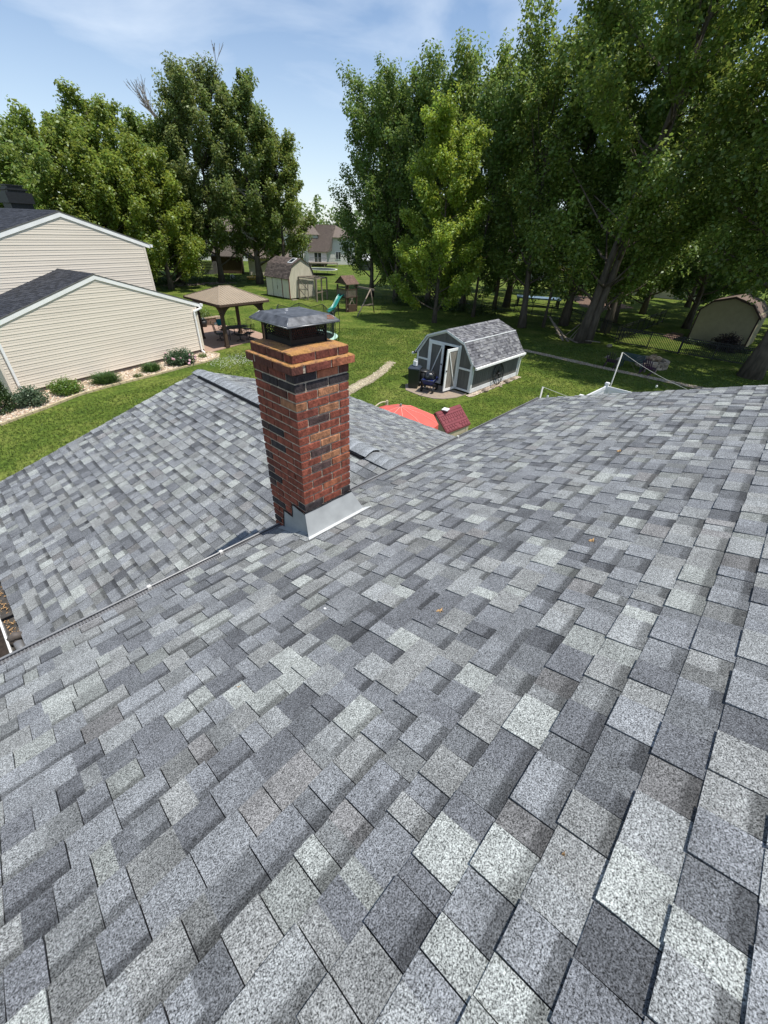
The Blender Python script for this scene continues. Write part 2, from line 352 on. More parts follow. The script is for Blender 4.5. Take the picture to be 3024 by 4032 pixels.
def leaves(name, cent, dirs, nper, spread, size, col, m='leaf', parent=None, seed=0, aspect=0.62, colvar=0.25, up=0.35, bent=True):
    """cent (k,3) clump centres, dirs (k,3) long axis; returns one mesh of leaf rhombi"""
    rg = np.random.default_rng(seed); k = len(cent)
    idx = np.repeat(np.arange(k), nper); n = len(idx)
    u = rg.normal(size=(n, 3)); u /= np.linalg.norm(u, axis=1)[:, None]
    u *= (rg.random(n)**0.45)[:, None]
    sp = spread[idx] if hasattr(spread, '__len__') else spread
    d = dirs[idx]
    p = cent[idx]+(u+d*(np.sum(u*d, 1)*0.75)[:, None])*np.reshape(sp, (-1, 1))
    nrm = rg.normal(size=(n, 3)); nrm[:, 2] = np.abs(nrm[:, 2])+up; nrm += u*0.6; nrm /= np.linalg.norm(nrm, axis=1)[:, None]
    a = np.cross(nrm, rg.normal(size=(n, 3))); a /= np.linalg.norm(a, axis=1)[:, None]
    b = np.cross(nrm, a); sz = size*(0.6+0.8*rg.random(n))[:, None]
    fold = nrm*sz*0.22
    V = np.stack([p-a*sz, p-b*sz*aspect+fold, p+a*sz, p+b*sz*aspect+fold], 1).reshape(-1, 3)
    F = np.arange(4*n).reshape(n, 4)
    cc = np.array(col)[None, :]*(1+colvar*(rg.random((n, 1))*2-1))
    ck = (1+0.22*(rg.random((k, 1))*2-1))[idx]
    hue = rg.random((n, 1)); cc = cc*ck*(1+(hue-0.5)*np.array([[0.35, 0.0, 0.1]]))
    cols = np.repeat(cc, 4, 0)
    return np_mesh(name, V, F, cols, m, parent)

# ------------------------------------------------------------------ ground
def flat(name, x0, x1, y0, y1, z, m):
    o = sheet(name, [(x0, y0), (x1, y0), (x1, y1), (x0, y1)], z, m); tag(o, kind='structure'); return o
flat('lawn', -400, 900, -400, 900, 0.0, 'lawn')

def ribbon(name, pts, wd, z, m, jit=0.08, seed=1, kind='structure'):
    rg = random.Random(seed); Lp, Rp = [], []
    P = []
    for i in range(len(pts)-1):
        for k in range(6):
            t = k/6; P.append((pts[i][0]*(1-t)+pts[i+1][0]*t, pts[i][1]*(1-t)+pts[i+1][1]*t))
    P.append(pts[-1])
    for i, p in enumerate(P):
        a = P[max(0, i-1)]; b = P[min(len(P)-1, i+1)]; dx, dy = b[0]-a[0], b[1]-a[1]; l = math.hypot(dx, dy)
        nx, ny = -dy/l, dx/l
        w_ = wd if not callable(wd) else wd(i/(len(P)-1))
        Lp.append((p[0]+nx*(w_/2+rg.uniform(-jit, jit)), p[1]+ny*(w_/2+rg.uniform(-jit, jit))))
        Rp.append((p[0]-nx*(w_/2+rg.uniform(-jit, jit)), p[1]-ny*(w_/2+rg.uniform(-jit, jit))))
    V = [(x, y, z) for x, y in Lp]+[(x, y, z) for x, y in Rp]; n = len(Lp)
    mb = MB(); mb.add(V, [(n+i, n+i+1, i+1, i) for i in range(n-1)])
    o = mb.build(name, m); tag(o, kind=kind); return o, P

def stones(name, pts_fn, n, size, cols, z=0.0, seed=0, m='pebble', flat_=0.5, parent=None):
    """many small pebbles as one stuff mesh: squashed octahedra-like stones"""
    rg = np.random.default_rng(seed)
    base = np.array([[1, 0, 0], [0.35, 0.85, 0.1], [-0.8, 0.55, 0], [-0.85, -0.5, 0.1], [0.3, -0.9, 0], [0.1, 0.05, 0.75], [0, 0, -0.6]], float)
    fc = np.array([[0, 1, 5], [1, 2, 5], [2, 3, 5], [3, 4, 5], [4, 0, 5]])
    P = np.array([pts_fn(rg) for _ in range(n)])
    s = size*(0.5+rg.random((n, 1, 1))); an = rg.random(n)*6.28
    R = np.zeros((n, 3, 3)); R[:, 0, 0] = np.cos(an); R[:, 0, 1] = -np.sin(an); R[:, 1, 0] = np.sin(an); R[:, 1, 1] = np.cos(an); R[:, 2, 2] = 1
    B = base*np.array([1, 0.75, flat_])
    V = np.einsum('nij,kj->nki', R, B)*s+np.concatenate([P, np.full((n, 1), z)], 1)[:, None, :]
    F = (fc[None]+7*np.arange(n)[:, None, None]).reshape(-1, 3)
    ci = rg.integers(0, len(cols), n); cc = np.array(cols)[ci]*(0.75+0.5*rg.random((n, 1)))
    o = np_mesh(name, V.reshape(-1, 3), F, np.repeat(cc, 7, 0), m, parent)
    return o

# gravel strip path (behind the shed) and dry creek arc
path_o, path_p = ribbon('gravel_path', [(29.2, 17.0), (28.63, 13.35), (28.57, 10.6), (28.5, 8.0), (28.55, 5.2), (28.68, 2.54), (28.7, -2), (28.9, -12)], 0.62, 0.012, 'gravel', 0.07, 3)
def on_path(P, wd):
    def f(rg):
        i = rg.integers(0, len(P)-1); t = rg.random(); p = np.array(P[i])*(1-t)+np.array(P[i+1])*t
        return p+(rg.random(2)-0.5)*wd
    return f
STC = [(0.5, 0.42, 0.3), (0.36, 0.28, 0.2), (0.55, 0.5, 0.4), (0.28, 0.2, 0.15), (0.45, 0.34, 0.22)]
tag(stones('path_pebbles', on_path(path_p, 0.6), 2600, 0.04, STC, 0.02, 5), kind='stuff')
creek_o, creek_p = ribbon('dry_creek_bed', [(18.9, 16.95), (17.72, 16.3), (16.38, 15.66), (15.2, 15.25), (14.3, 15.0), (13.5, 14.75), (12.0, 14.3), (10.5, 13.9)], lambda t: 0.3+0.45*min(1, t*2.2), 0.012, 'creekrock', 0.05, 4)
tag(stones('creek_pebbles', on_path(creek_p, 0.5), 2600, 0.035, [(0.42, 0.36, 0.24), (0.3, 0.25, 0.17), (0.5, 0.45, 0.33)], 0.02, 6), kind='stuff')

# grass blades where the lawn is close enough to show them
def grass():
    rg = np.random.default_rng(7); n = 150000
    r = 9+ (rg.random(n)**0.8)*26; az = rad(-2)+rg.random(n)*rad(92)
    x = r*np.cos(az); y = r*np.sin(az)
    ok = np.ones(n, bool)
    ok &= ~((x > 15.4) & (x < 22.6) & (y > 9.9) & (y < 14.2))
    ok &= ~((y < 8.6) & (x < 7.3))
    d = (y-23.09)-(x-1.55)*math.tan(rad(10.5)); ok &= ~((d > -2.6) & (x < 12))
    ok &= ~((x > 11.2) & (x < 17) & (y > 24.8) & (y < 33)); ok &= ~((abs(x-28.6) < 0.36) & (y < 16))
    cp = np.array(creek_p)
    dd = np.min(np.hypot(x[:, None]-cp[None, :, 0], y[:, None]-cp[None, :, 1]), 1); ok &= dd > 0.33
    x = x[ok]; y = y[ok]; n = len(x)
    a = rg.random(n)*6.28; h = 0.03+0.035*rg.random(n); wd = 0.007+0.0006*np.hypot(x, y)
    lx = (rg.random(n)-0.5)*0.05; ly = (rg.random(n)-0.5)*0.05
    V = np.stack([np.stack([x-np.cos(a)*wd, y-np.sin(a)*wd, np.zeros(n)], 1), np.stack([x+np.cos(a)*wd, y+np.sin(a)*wd, np.zeros(n)], 1),
                  np.stack([x+lx, y+ly, h], 1)], 1).reshape(-1, 3)
    c = np.array([[0.10, 0.155, 0.03]])*(0.55+0.9*rg.random((n, 1)))*(1+(rg.random((n, 1))-0.4)*np.array([[0.5, 0, 0]]))
    o = np_mesh('grass_blades', V, np.arange(3*n).reshape(n, 3), np.repeat(c, 3, 0), 'leaf'); tag(o, kind='stuff')
grass()
def clover():
    rg = np.random.default_rng(3); n = 420
    ang = rg.random(n)*6.28; r = np.sqrt(rg.random(n)); x = 11.9+r*np.cos(ang)*1.7+rg.normal(size=n)*0.2; y = 22.7+r*np.sin(ang)*1.1+rg.normal(size=n)*0.2
    s = 0.02; V = np.stack([np.stack([x-s, y, np.full(n, .07)], 1), np.stack([x, y-s, np.full(n, .085)], 1), np.stack([x+s, y, np.full(n, .07)], 1), np.stack([x, y+s, np.full(n, .085)], 1)], 1).reshape(-1, 3)
    o = np_mesh('clover_flowers', V, np.arange(4*n).reshape(n, 4), np.full((4*n, 3), 0.6), 'jug'); tag(o, kind='stuff')
clover()

# ------------------------------------------------------------------ shingles
TONES = [((0.250, 0.262, 0.252), 4), ((0.205, 0.213, 0.215), 6), ((0.174, 0.182, 0.192), 8), ((0.148, 0.155, 0.166), 5), ((0.116, 0.121, 0.131), 4), ((0.192, 0.197, 0.195), 5), ((0.168, 0.166, 0.166), 1)]
TP = [tuple(q*g for q, g in zip(t, (0.98, 0.985, 0.975))) for t, k in TONES for _ in range(k)]
def shingle_pieces(O, U, Vd, Nn, ncourse, urange, e=0.1422, seed=0, wr=(0.075, 0.20), band=0.5, tones=TP, thick=(0.0115, 0.0050), voff=0.0, clip=None):
    """laminated shingle tabs: O eave origin, U along the course, Vd up the slope"""
    rg = random.Random(seed); O = Vector(O); U = Vector(U); Vd = Vector(Vd); Nn = Vector(Nn); out_ = []
    for k in range(ncourse):
        t0 = voff+k*e; ra = urange(k)
        if ra is None: continue
        a, b = ra; x = a-rg.uniform(0, 0.1); hi = rg.random() < 0.5; last = None; hb = None
        while x < b-0.004:
            wd = rg.uniform(*wr)*(0.8 if not hi else 1.0); x1 = x+wd; xa = max(x, a); xb = min(x1, b)
            if b-x1 < 0.04: xb = b; x1 = b
            x = x1
            if xb-xa < 0.012: hi = not hi; continue
            same = last == hi; c = rg.choice(tones)
            if not hi and rg.random() < 0.5: c = tuple(q*0.72 for q in c)
            g = rg.uniform(0.9, 1.1); c = tuple(q*g for q in c)
            if not same or hb is None: hb = thick[0]+rg.uniform(0, 0.002) if hi else thick[1]+rg.uniform(0, 0.0015)
            gl = 0.0 if same else 0.0008; last = hi; nxt = (not hi) if rg.random() < 0.76 else hi; gr_ = 0.0 if nxt == hi else 0.0026  # black deck shows in the gap, standing in for tab side shade
            dk = rg.random() < band
            f2 = rg.uniform(0.42, 0.6) if dk else 1.0; f1 = rg.uniform(0.8, 0.95) if dk else 1.0
            P = []; cs = []
            jb = rg.uniform(-0.0025, 0.0025)
            for (tt, hh, ff) in ((jb, hb, 1.0), (rg.uniform(0.60, 0.67)*e, hb*0.45, 1.0), (rg.uniform(0.72, 0.78)*e, hb*0.34, f2), (e+0.008, 0.0006, f2*0.9 if dk else 0.9)):
                for xx in (xa+gl, xb-gr_):
                    P.append(O+U*xx+Vd*(t0+tt)+Nn*hh); cs.append(tuple(q*ff for q in c))
            for tt in (0.0, e+0.008):
                for xx in (xa+gl, xb-gr_): P.append(O+U*xx+Vd*(t0+tt)-Nn*0.0015); cs.append(tuple(q*0.5 for q in c))
            F = [(0, 1, 3, 2), (2, 3, 5, 4), (4, 5, 7, 6), (8, 9, 1, 0), (0, 2, 4, 6, 10, 8), (1, 9, 11, 7, 5, 3)]
            out_.append((P, F, cs, (P[0]+P[7])/2, (xb-xa)*e))
            hi = nxt
    return out_
def in_frame(p, marg=30):
    v = np.array([p[0], p[1], p[2]-CAMZ]); z = v @ FW
    if z < 0.1: return None
    u = FPX*(v @ RX)/z; q = FPX*(v @ DY)/z
    if abs(u) > 384+marg or abs(q) > 512+marg: return None
    return z
def merge(pieces, name, m, parent, world=True):
    mb = MB()
    for P, F, cs, c, a in pieces: mb.add(P, F, cs)
    o = mb.build(name, m, parent, world); tag(o, kind='stuff'); return o
def place_pieces(sets, limit):
    """sets: list of (pieces, parent); the largest in view become objects, the rest one stuff part per parent"""
    rank = []
    for si, (pc, par, nrm) in enumerate(sets):
        for i, p in enumerate(pc):
            z = in_frame(p[3])
            if z is None: continue
            v = np.array([p[3][0], p[3][1], p[3][2]-CAMZ]); l = np.linalg.norm(v)
            rank.append((-p[4]*abs(v @ np.array(nrm))/l**3, si, i))
    rank.sort(); pick = set((s_, i) for _, s_, i in rank[:limit])
    for si, (pc, par, nrm) in enumerate(sets):
        rest = []
        for i, p in enumerate(pc):
            if (si, i) in pick:
                mb = MB(); mb.add(p[0], p[1], p[2]); mb.build('shingle', 'shingle', par, True)
            else: rest.append(p)
        if rest: merge(rest, 'shingle_field', 'shingle', par)

# ------------------------------------------------------------------ own house
TH = 0.3174; ct, st = math.cos(TH), math.sin(TH); tn = st/ct
YE, ZE = 2.804-0.085, CAMZ-2.372+0.085*tn        # eave line of the main roof
XR = 7.10                          # right rake
house = thing('house', 'house with grey shingled roofs and a brick chimney in the foreground', 'house', (3.0, 0.0, 0.0))
XL = -5.0; YR = -4.6; ZR = ZE+(YE-YR)*tn
roof = MB()
def plane_slab(mb, quad, n, t):
    n = Vector(n); mb.prism([Vector(p) for p in quad], n*(-t), n*(-0.002))
plane_slab(roof, [(XL, YE-0.01, ZE), (XR-0.01, YE-0.01, ZE), (XR-0.01, YR, ZR), (XL, YR, ZR)], (0, st, ct), 0.03)
roof_o = roof.build('roof', 'sealant', house, True)
bk = MB(); plane_slab(bk, [(XL, YR, ZR), (XR, YR, ZR), (XR, YR-6.5, ZR-6.5*tn), (XL, YR-6.5, ZR-6.5*tn)], (0, -st, ct), 0.05)
bk.cur = (0.2, 0.21, 0.23); bk.c = [(0.2, 0.21, 0.23)]*len(bk.v); bk.build('back_slope', 'shingle', roof_o, True)
main_pieces = shingle_pieces((0, YE+0.01, ZE), (1, 0, 0), (0, -ct, st), (0, st, ct), int((YE-YR)/ct/0.1422), lambda k: (XL, XR), seed=11, voff=0.0)
# cut pieces hidden under the chimney
CX0, CY0, CW = 1.622, 2.353, 0.5117
main_pieces = [p for p in main_pieces if not (CX0+0.02 < p[3][0] < CX0+CW-0.02 and p[3][1] > CY0+0.1)]
# wing roof (lower, gable running away from the main eave)
WXR, WYF = 3.48, 8.29; WZR = CAMZ-2.46; SL, SR = 0.315, 0.3327
WXL, WXE = -0.56, 7.08
wing = MB()
nl = Vector((-SL, 0, 1)).normalized(); nr = Vector((SR, 0, 1)).normalized()
WY0 = 2.0
zl = WZR-(WXR-WXL)*SL; zr_ = WZR-(WXE-WXR)*SR
plane_slab(wing, [(WXL, WY0, zl), (WXR, WY0, WZR), (WXR, WYF-0.02, WZR), (WXL, WYF-0.02, zl)], nl, 0.03)
plane_slab(wing, [(WXR, WY0, WZR), (WXE, WY0, zr_), (WXE, WYF-0.02, zr_), (WXR, WYF-0.02, WZR)], nr, 0.03)
wing_o = wing.build('wing_roof', 'sealant', house, True)
vl = Vector((1, 0, SL)).normalized(); vr = Vector((-1, 0, SR)).normalized()
nL = int((WXR-WXL)*math.sqrt(1+SL*SL)/0.1422); nR = int((WXE-WXR)*math.sqrt(1+SR*SR)/0.1422)
left_pieces = shingle_pieces((WXL-0.01, 0, zl), (0, 1, 0), vl, nl, nL+1, lambda k: (WY0+0.3, WYF), seed=21, band=0.45)
left_pieces = [p for p in left_pieces if not (CX0-0.02 < p[3][0] < CX0+CW and p[3][1] < CY0+CW-0.05)]
right_pieces = shingle_pieces((WXE+0.01, 0, zr_), (0, -1, 0), vr, nr, nR, lambda k: (-WYF, -(WY0+0.3)), seed=31, band=0.3)
place_pieces([(main_pieces, roof_o, (0, st, ct)), (left_pieces, wing_o, tuple(nl)), (right_pieces, wing_o, tuple(nr))], 300)

# ridge caps and ridge vent on the wing
def cap_strip(mb, y0, y1, lift, w2, th_, n=9, col=(0.22, 0.235, 0.25), lift2=None):
    """one curved cap piece over the ridge between y0 (far) and y1 (near)"""
    rows = []
    for (yy, lf) in ((y0, lift), (y1, lift if lift2 is None else lift2)):
        top = []; bot = []
        for i in range(n):
            t = i/(n-1)*2-1; x = WXR+t*w2
            s_ = SL if t < 0 else SR
            z = WZR-abs(t)*w2*s_
            rnd = 0.035*(1-abs(t))**1 - 0.035*(1-abs(t)**1.0) + 0.03*(math.cos(t*math.pi/2))-0.0
            z2 = z+lf+rnd-0.03*(1-abs(t)) + 0.012
            top.append((x, yy, z2)); bot.append((x, yy, z2-th_))
        rows.append((top, bot))
    V = rows[0][0]+rows[1][0]+rows[0][1]+rows[1][1]; F = []
    for i in range(n-1):
        F.append((i, i+1, n+i+1, n+i)[::-1]); F.append((2*n+i, 2*n+i+1, 3*n+i+1, 3*n+i))
        F.append((n+i, n+i+1, 3*n+i+1, 3*n+i)[::-1]); F.append((i, i+1, 2*n+i+1, 2*n+i))
    F.append((0, n, 3*n, 2*n)); F.append((n-1, 2*n-1, 4*n-1, 3*n-1)[::-1])
    sm = mb.smooth; mb.add(V, F, col); mb.smooth = sm
VY0, VY1 = 8.02, 3.42
rgc = random.Random(5); y = WYF+0.01; k = 0
while y > 2.75:
    y1 = y-0.145; vent = VY0 > y-0.05 and y1 > VY1-0.1
    mb = MB(); g = rgc.uniform(0.85, 1.12); c = (0.235*g, 0.25*g, 0.262*g)
    l = 0.040 if vent else 0.012
    # dark band near the lap line, as printed on the caps
    cap_strip(mb, y+0.02, y1, l, 0.15 if vent else 0.145, 0.005, col=c, lift2=l+0.006)
    nn = 9; mb.c = [tuple(q*(0.6 if (i % (2*nn)) < nn else 1) for q in cc) for i, cc in enumerate(mb.c)]
    mb.build('ridge_cap', 'shingle', wing_o, True); y = y1; k += 1
vb = MB()
for sgn, s_ in ((-1, SL), (1, SR)):
    x0 = WXR+sgn*0.05; x1 = WXR+sgn*0.165
    def zz(x): return WZR-abs(x-WXR)*s_
    vb.hexa([(min(x0, x1), VY1, zz(min(x0, x1))+0.004), (max(x0, x1), VY1, zz(max(x0, x1))+0.004), (max(x0, x1), VY0, zz(max(x0, x1))+0.004), (min(x0, x1), VY0, zz(min(x0, x1))+0.004),
             (min(x0, x1), VY1, zz(min(x0, x1))+0.040), (max(x0, x1), VY1, zz(max(x0, x1))+0.040), (max(x0, x1), VY0, zz(max(x0, x1))+0.040), (min(x0, x1), VY0, zz(min(x0, x1))+0.040)])
    for kk in range(2): 
        xo = WXR+sgn*(0.17+0.008*kk)
        vb.beam((xo, VY1, zz(xo)+0.012+0.014*kk), (xo, VY0, zz(xo)+0.012+0.014*kk), 0.006, 0.006)
vb.build('ridge_vent', 'vent', wing_o, True)
# main gutter: trough, front lip, perforated guard
gt = MB()
gt.bb(XL, XR, YE+0.085, YE+0.092, ZE-0.12, ZE-0.012); gt.bb(XL, XR, YE-0.0, YE+0.085, ZE-0.125, ZE-0.119)
gt.tube([(XL, YE+0.088, ZE-0.010), (XR, YE+0.088, ZE-0.010)], 0.009, 6)
gt.bb(XL, XR, YE+0.0, YE+0.006, ZE-0.12, ZE-0.02)
gt.bb(XR-0.004, XR+0.0, YE, YE+0.09, ZE-0.12, ZE-0.012)
gt.build('gutter', 'alu', roof_o, True)
gg = MB()
gx = XL
for j, yy in enumerate((0.012, 0.027, 0.042, 0.060, 0.074)):
    gg.bb(XL, XR, YE+yy-0.004, YE+yy+0.004, ZE-0.024-0.0004*j, ZE-0.020-0.0004*j)
x = XL
while x < XR:
    gg.bb(x, x+0.009, YE+0.010, YE+0.08, ZE-0.0225, ZE-0.0185); x += 0.02
go = gg.build('gutter_guard', 'alu_dull', roof_o, True); tag(go, kind='stuff')
for xj in (0.42, 1.02, 4.6): jt = MB(); jt.bb(xj-0.014, xj+0.014, YE+0.07, YE+0.098, ZE-0.03, ZE+0.002); jt.build('gutter_joint_glint', 'alu_white', roof_o, True)  # pale joint pieces, painted as small white highlights along the lip
de = MB(); de.bb(XL, XR+0.005, YE+0.012, YE+0.016, ZE-0.03, ZE+0.002)
de.prism([(XR, YE, ZE+0.004), (XR+0.03, YE, ZE+0.004), (XR+0.03, YR, ZR+0.004), (XR, YR, ZR+0.004)], (0, 0, -0.14), (0, 0, -0.012))
de.build('drip_edge', 'white', roof_o, True)
# wing rake edges, left gutter, downspout
re_ = MB()
for x0, x1, z0, z1 in ((WXL, WXR, zl, WZR), (WXR, WXE, WZR, zr_)):
    re_.prism([(x0, WYF, z0), (x1, WYF, z1), (x1, WYF+0.02, z1), (x0, WYF+0.02, z0)], (0, 0, -0.16), (0, 0, -0.004))
re_.build('rake_board', 'white', wing_o, True)
lg = MB(); GX = WXL-0.135
lg.bb(GX-0.008, GX, 4.48, WYF, zl-0.12, zl-0.018); lg.tube([(GX-0.004, 4.48, zl-0.014), (GX-0.004, WYF, zl-0.014)], 0.011, 6)
lg.build('wing_gutter', 'white', wing_o, True)
li = MB(); li.bb(GX, WXL+0.02, 4.6, WYF, zl-0.115, zl-0.095)
for yy in (5.15, 5.9, 6.9, 7.8): li.bb(GX, WXL+0.02, yy-0.03, yy+0.03, zl-0.045, zl-0.037)
li.build('gutter_trough', 'gutter_in', wing_o, True)
rgd = random.Random(9); db = MB()
for i in range(230):
    yy = 4.78+2.6*rgd.random()**1.4; xx = GX+0.015+rgd.random()*0.10; a = rgd.random()*6; s_ = rgd.uniform(0.006, 0.016)
    zz_ = zl-0.088+rgd.random()*0.02
    db.add([(xx-s_*math.cos(a), yy-s_*math.sin(a), zz_), (xx+s_*math.sin(a)*.5, yy-s_*math.cos(a)*.5, zz_+.006), (xx+s_*math.cos(a)*1.6, yy+s_*math.sin(a)*1.6, zz_), (xx-s_*math.sin(a)*.5, yy+s_*math.cos(a)*.5, zz_+.008)], [(0, 1, 2, 3)])
tag(db.build('leaf_litter', 'leafdry', wing_o, True), kind='stuff')
ds = MB(); dz = zl-0.02
ds.tube([(GX+0.06, 4.72, dz-0.04), (GX+0.06, 4.66, dz+0.0)], 0.062, 12)
ds.tube([(GX+0.02, 4.70, dz-0.02), (GX+0.07, 4.69, dz+0.03), (GX+0.13, 4.68, dz-0.01)], 0.045, 10)
ds.build('gutter_outlet', 'gutter_brown', wing_o, True)
dw = MB(); dw.tube([(GX+0.07, 4.62, dz-0.02), (GX+0.075, 4.52, dz-0.06), (GX+0.09, 4.40, dz-0.16), (GX+0.16, 4.32, dz-0.5), (GX+0.16, 4.3, 0.05)], 0.045, 8)
dw.build('downspout', 'alu', wing_o, True)
# walls of the house
wl = MB(); wl.bb(XL+0.3, XR-0.35, YR-6.2, YE-0.45, 0, ZE-0.05)
wl.prism([(XR-0.36, YE-0.45, ZE-0.1), (XR-0.36, YR, ZR-0.2), (XR-0.36, YR-6.2, ZR-0.2-6.2*tn)], (-0.05, 0, 0), (0, 0, 0))
wl.build('wall', 'siding_dark', house, True)
ww = MB()
ww.bb(WXL+0.3, WXE-0.3, YE-0.45, WYF-0.3, 0, zr_-0.06)
ww.build('wing_wall', 'siding_dark', house, True)
ww2 = MB(); ww2.prism([(WXL+0.3, 0, zr_-0.06), (WXE-0.3, 0, zr_-0.06), (WXR, 0, WZR-0.06), (WXL+0.3, 0, zl-0.0)], (0, WYF-0.35, 0), (0, WYF-0.3, 0))
ww2.build('gable_wall', 'siding_dark', house, True)
flat('shade_ground_sheet', -4.5, -0.26, 2.4, 9.5, 0.02, 'mulch')  # added dark sheet, paints the shade on the ground below the wing gutter

# ------------------------------------------------------------------ chimney (part of the house)
KC = 0.0677; ZJ = CAMZ-0.911   # joint between brick row 0 and 1
core = MB(); core.bb(CX0+0.008, CX0+CW-0.008, CY0+0.008, CY0+CW-0.008, 2.4, ZJ+2*KC+KC-0.006)
core.bb(CX0-0.024, CX0+CW+0.024, CY0-0.024, CY0+CW+0.024, ZJ+KC+0.006, ZJ+2*KC-0.006)
chim = core.build('chimney', 'mortar', house, True)
tag(chim, label='square red brick chimney with rusty corbelled crown')
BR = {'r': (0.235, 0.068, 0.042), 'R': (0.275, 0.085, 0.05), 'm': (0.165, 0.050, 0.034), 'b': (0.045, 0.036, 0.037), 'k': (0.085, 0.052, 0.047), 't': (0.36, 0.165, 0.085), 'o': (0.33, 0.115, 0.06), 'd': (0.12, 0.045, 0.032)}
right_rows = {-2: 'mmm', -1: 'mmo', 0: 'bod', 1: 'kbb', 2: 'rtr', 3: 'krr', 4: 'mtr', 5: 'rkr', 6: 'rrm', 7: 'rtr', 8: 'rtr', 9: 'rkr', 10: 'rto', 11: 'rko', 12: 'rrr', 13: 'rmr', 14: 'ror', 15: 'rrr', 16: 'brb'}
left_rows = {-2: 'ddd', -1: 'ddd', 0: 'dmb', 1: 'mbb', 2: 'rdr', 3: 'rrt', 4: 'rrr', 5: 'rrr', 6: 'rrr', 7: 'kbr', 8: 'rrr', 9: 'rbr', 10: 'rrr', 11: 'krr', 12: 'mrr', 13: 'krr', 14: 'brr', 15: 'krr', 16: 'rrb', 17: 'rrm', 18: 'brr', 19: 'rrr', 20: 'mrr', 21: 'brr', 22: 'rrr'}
rgb_ = random.Random(17); LB = 0.2087-0.0135; DB = 0.0935
def brick(x0, x1, y0, y1, z0, z1, code):
    c = BR[code]; g = rgb_.uniform(0.86, 1.12); c = tuple(q*g for q in c)
    j = lambda: rgb_.uniform(-0.0016, 0.0016)
    e = 0.003; P = []
    ox, oy = j(), j()
    for z, ins in ((z0, e), (z0+e, 0), (z1-e, 0), (z1, e)):
        P += [(x0+ins+ox, y0+ins+oy, z), (x1-ins+ox, y0+ins+oy, z), (x1-ins+ox, y1-ins+oy, z), (x0+ins+ox, y1-ins+oy, z)]
    F = [(3, 2, 1, 0), (12, 13, 14, 15)]
    for k_ in range(3):
        a = 4*k_
        F += [(a, a+1, a+5, a+4), (a+1, a+2, a+6, a+5), (a+2, a+3, a+7, a+6), (a+3, a, a+4, a+7)]
    mb = MB(); mb.add(P, F, c); mb.build('brick', 'brick', chim, True)
for row in range(-2, 25):
    ex = 0.033 if row == -1 else 0.0
    X0, Y0 = CX0-ex, CY0-ex; Wd = CW+2*ex
    z1 = ZJ-KC*(row-1)-0.006; z0 = z1-KC+0.0125
    if row >= 17 and False: break
    R_ = right_rows.get(row, ''.join(rgb_.choice('rrrmRk') for _ in range(3)))
    L_ = left_rows.get(row, ''.join(rgb_.choice('rrrmRb') for _ in range(3)))
    f = LB*(Wd/CW); g_ = 0.0135; far = lambda: rgb_.choice('rrmRk')
    if row % 2 == 0:   # near corner stretcher runs along X
        brick(X0, X0+f, Y0, Y0+DB, z0, z1, R_[0]); brick(X0+f+g_, X0+2*f+g_, Y0, Y0+DB, z0, z1, R_[1])
        brick(X0+Wd-DB, X0+Wd, Y0, Y0+f, z0, z1, R_[2]); brick(X0+Wd-DB, X0+Wd, Y0+f+g_, Y0+2*f+g_, z0, z1, far())
        brick(X0+Wd-f, X0+Wd, Y0+Wd-DB, Y0+Wd, z0, z1, far()); brick(X0+Wd-2*f-g_, X0+Wd-f-g_, Y0+Wd-DB, Y0+Wd, z0, z1, far())
        brick(X0, X0+DB, Y0+Wd-f, Y0+Wd, z0, z1, L_[0]); brick(X0, X0+DB, Y0+Wd-2*f-g_, Y0+Wd-f-g_, z0, z1, L_[1])
    else:
        brick(X0, X0+DB, Y0, Y0+f, z0, z1, L_[2]); brick(X0, X0+DB, Y0+f+g_, Y0+2*f+g_, z0, z1, L_[1])
        brick(X0, X0+f, Y0+Wd-DB, Y0+Wd, z0, z1, L_[0]); brick(X0+f+g_, X0+2*f+g_, Y0+Wd-DB, Y0+Wd, z0, z1, far())
        brick(X0+Wd-DB, X0+Wd, Y0+Wd-f, Y0+Wd, z0, z1, far()); brick(X0+Wd-DB, X0+Wd, Y0+Wd-2*f-g_, Y0+Wd-f-g_, z0, z1, far())
        brick(X0+Wd-f, X0+Wd, Y0, Y0+DB, z0, z1, R_[2]); brick(X0+Wd-2*f-g_, X0+Wd-f-g_, Y0, Y0+DB, z0, z1, R_[1])
    if row == -1:
        # small filler stubs of the corbel course
        pass
# rust stained wash on both ledges
def wash(x0, x1, y0, y1, z, inner, seed, hin, hout):
    rg = random.Random(seed); mb = MB(); n = 14
    def ring(d, zf, jj):
        P = []; a0, a1, b0, b1 = x0+d, x1-d, y0+d, y1-d
        for i in range(n): P.append((a0+(a1-a0)*i/n, b0))
        for i in range(n): P.append((a1, b0+(b1-b0)*i/n))
        for i in range(n): P.append((a1-(a1-a0)*i/n, b1))
        for i in range(n): P.append((a0, b1-(b1-b0)*i/n))
        return [(px+rg.uniform(-jj, jj), py+rg.uniform(-jj, jj), z+zf+rg.uniform(-0.0015, 0.0015)) for px, py in P]
    r = [ring(0.001, -0.004, 0.001), ring(0.003, hout, 0.0015), ring(inner*0.5, (hin+hout)/2, 0.003), ring(inner, hin, 0.003)]
    V = sum(r, []); m_ = 4*n; F = []
    for k_ in range(3):
        for i in range(m_): F.append((k_*m_+i, k_*m_+(i+1) % m_, (k_+1)*m_+(i+1) % m_, (k_+1)*m_+i))
    F.append(tuple(3*m_+i for i in range(m_)))
    mb.add(V, F); return mb
wash(CX0-0.033, CX0+CW+0.033, CY0-0.033, CY0+CW+0.033, ZJ+2*KC-0.004, 0.030, 3, 0.008, 0.003).build('corbel_wash', 'rust_wash', chim, True)
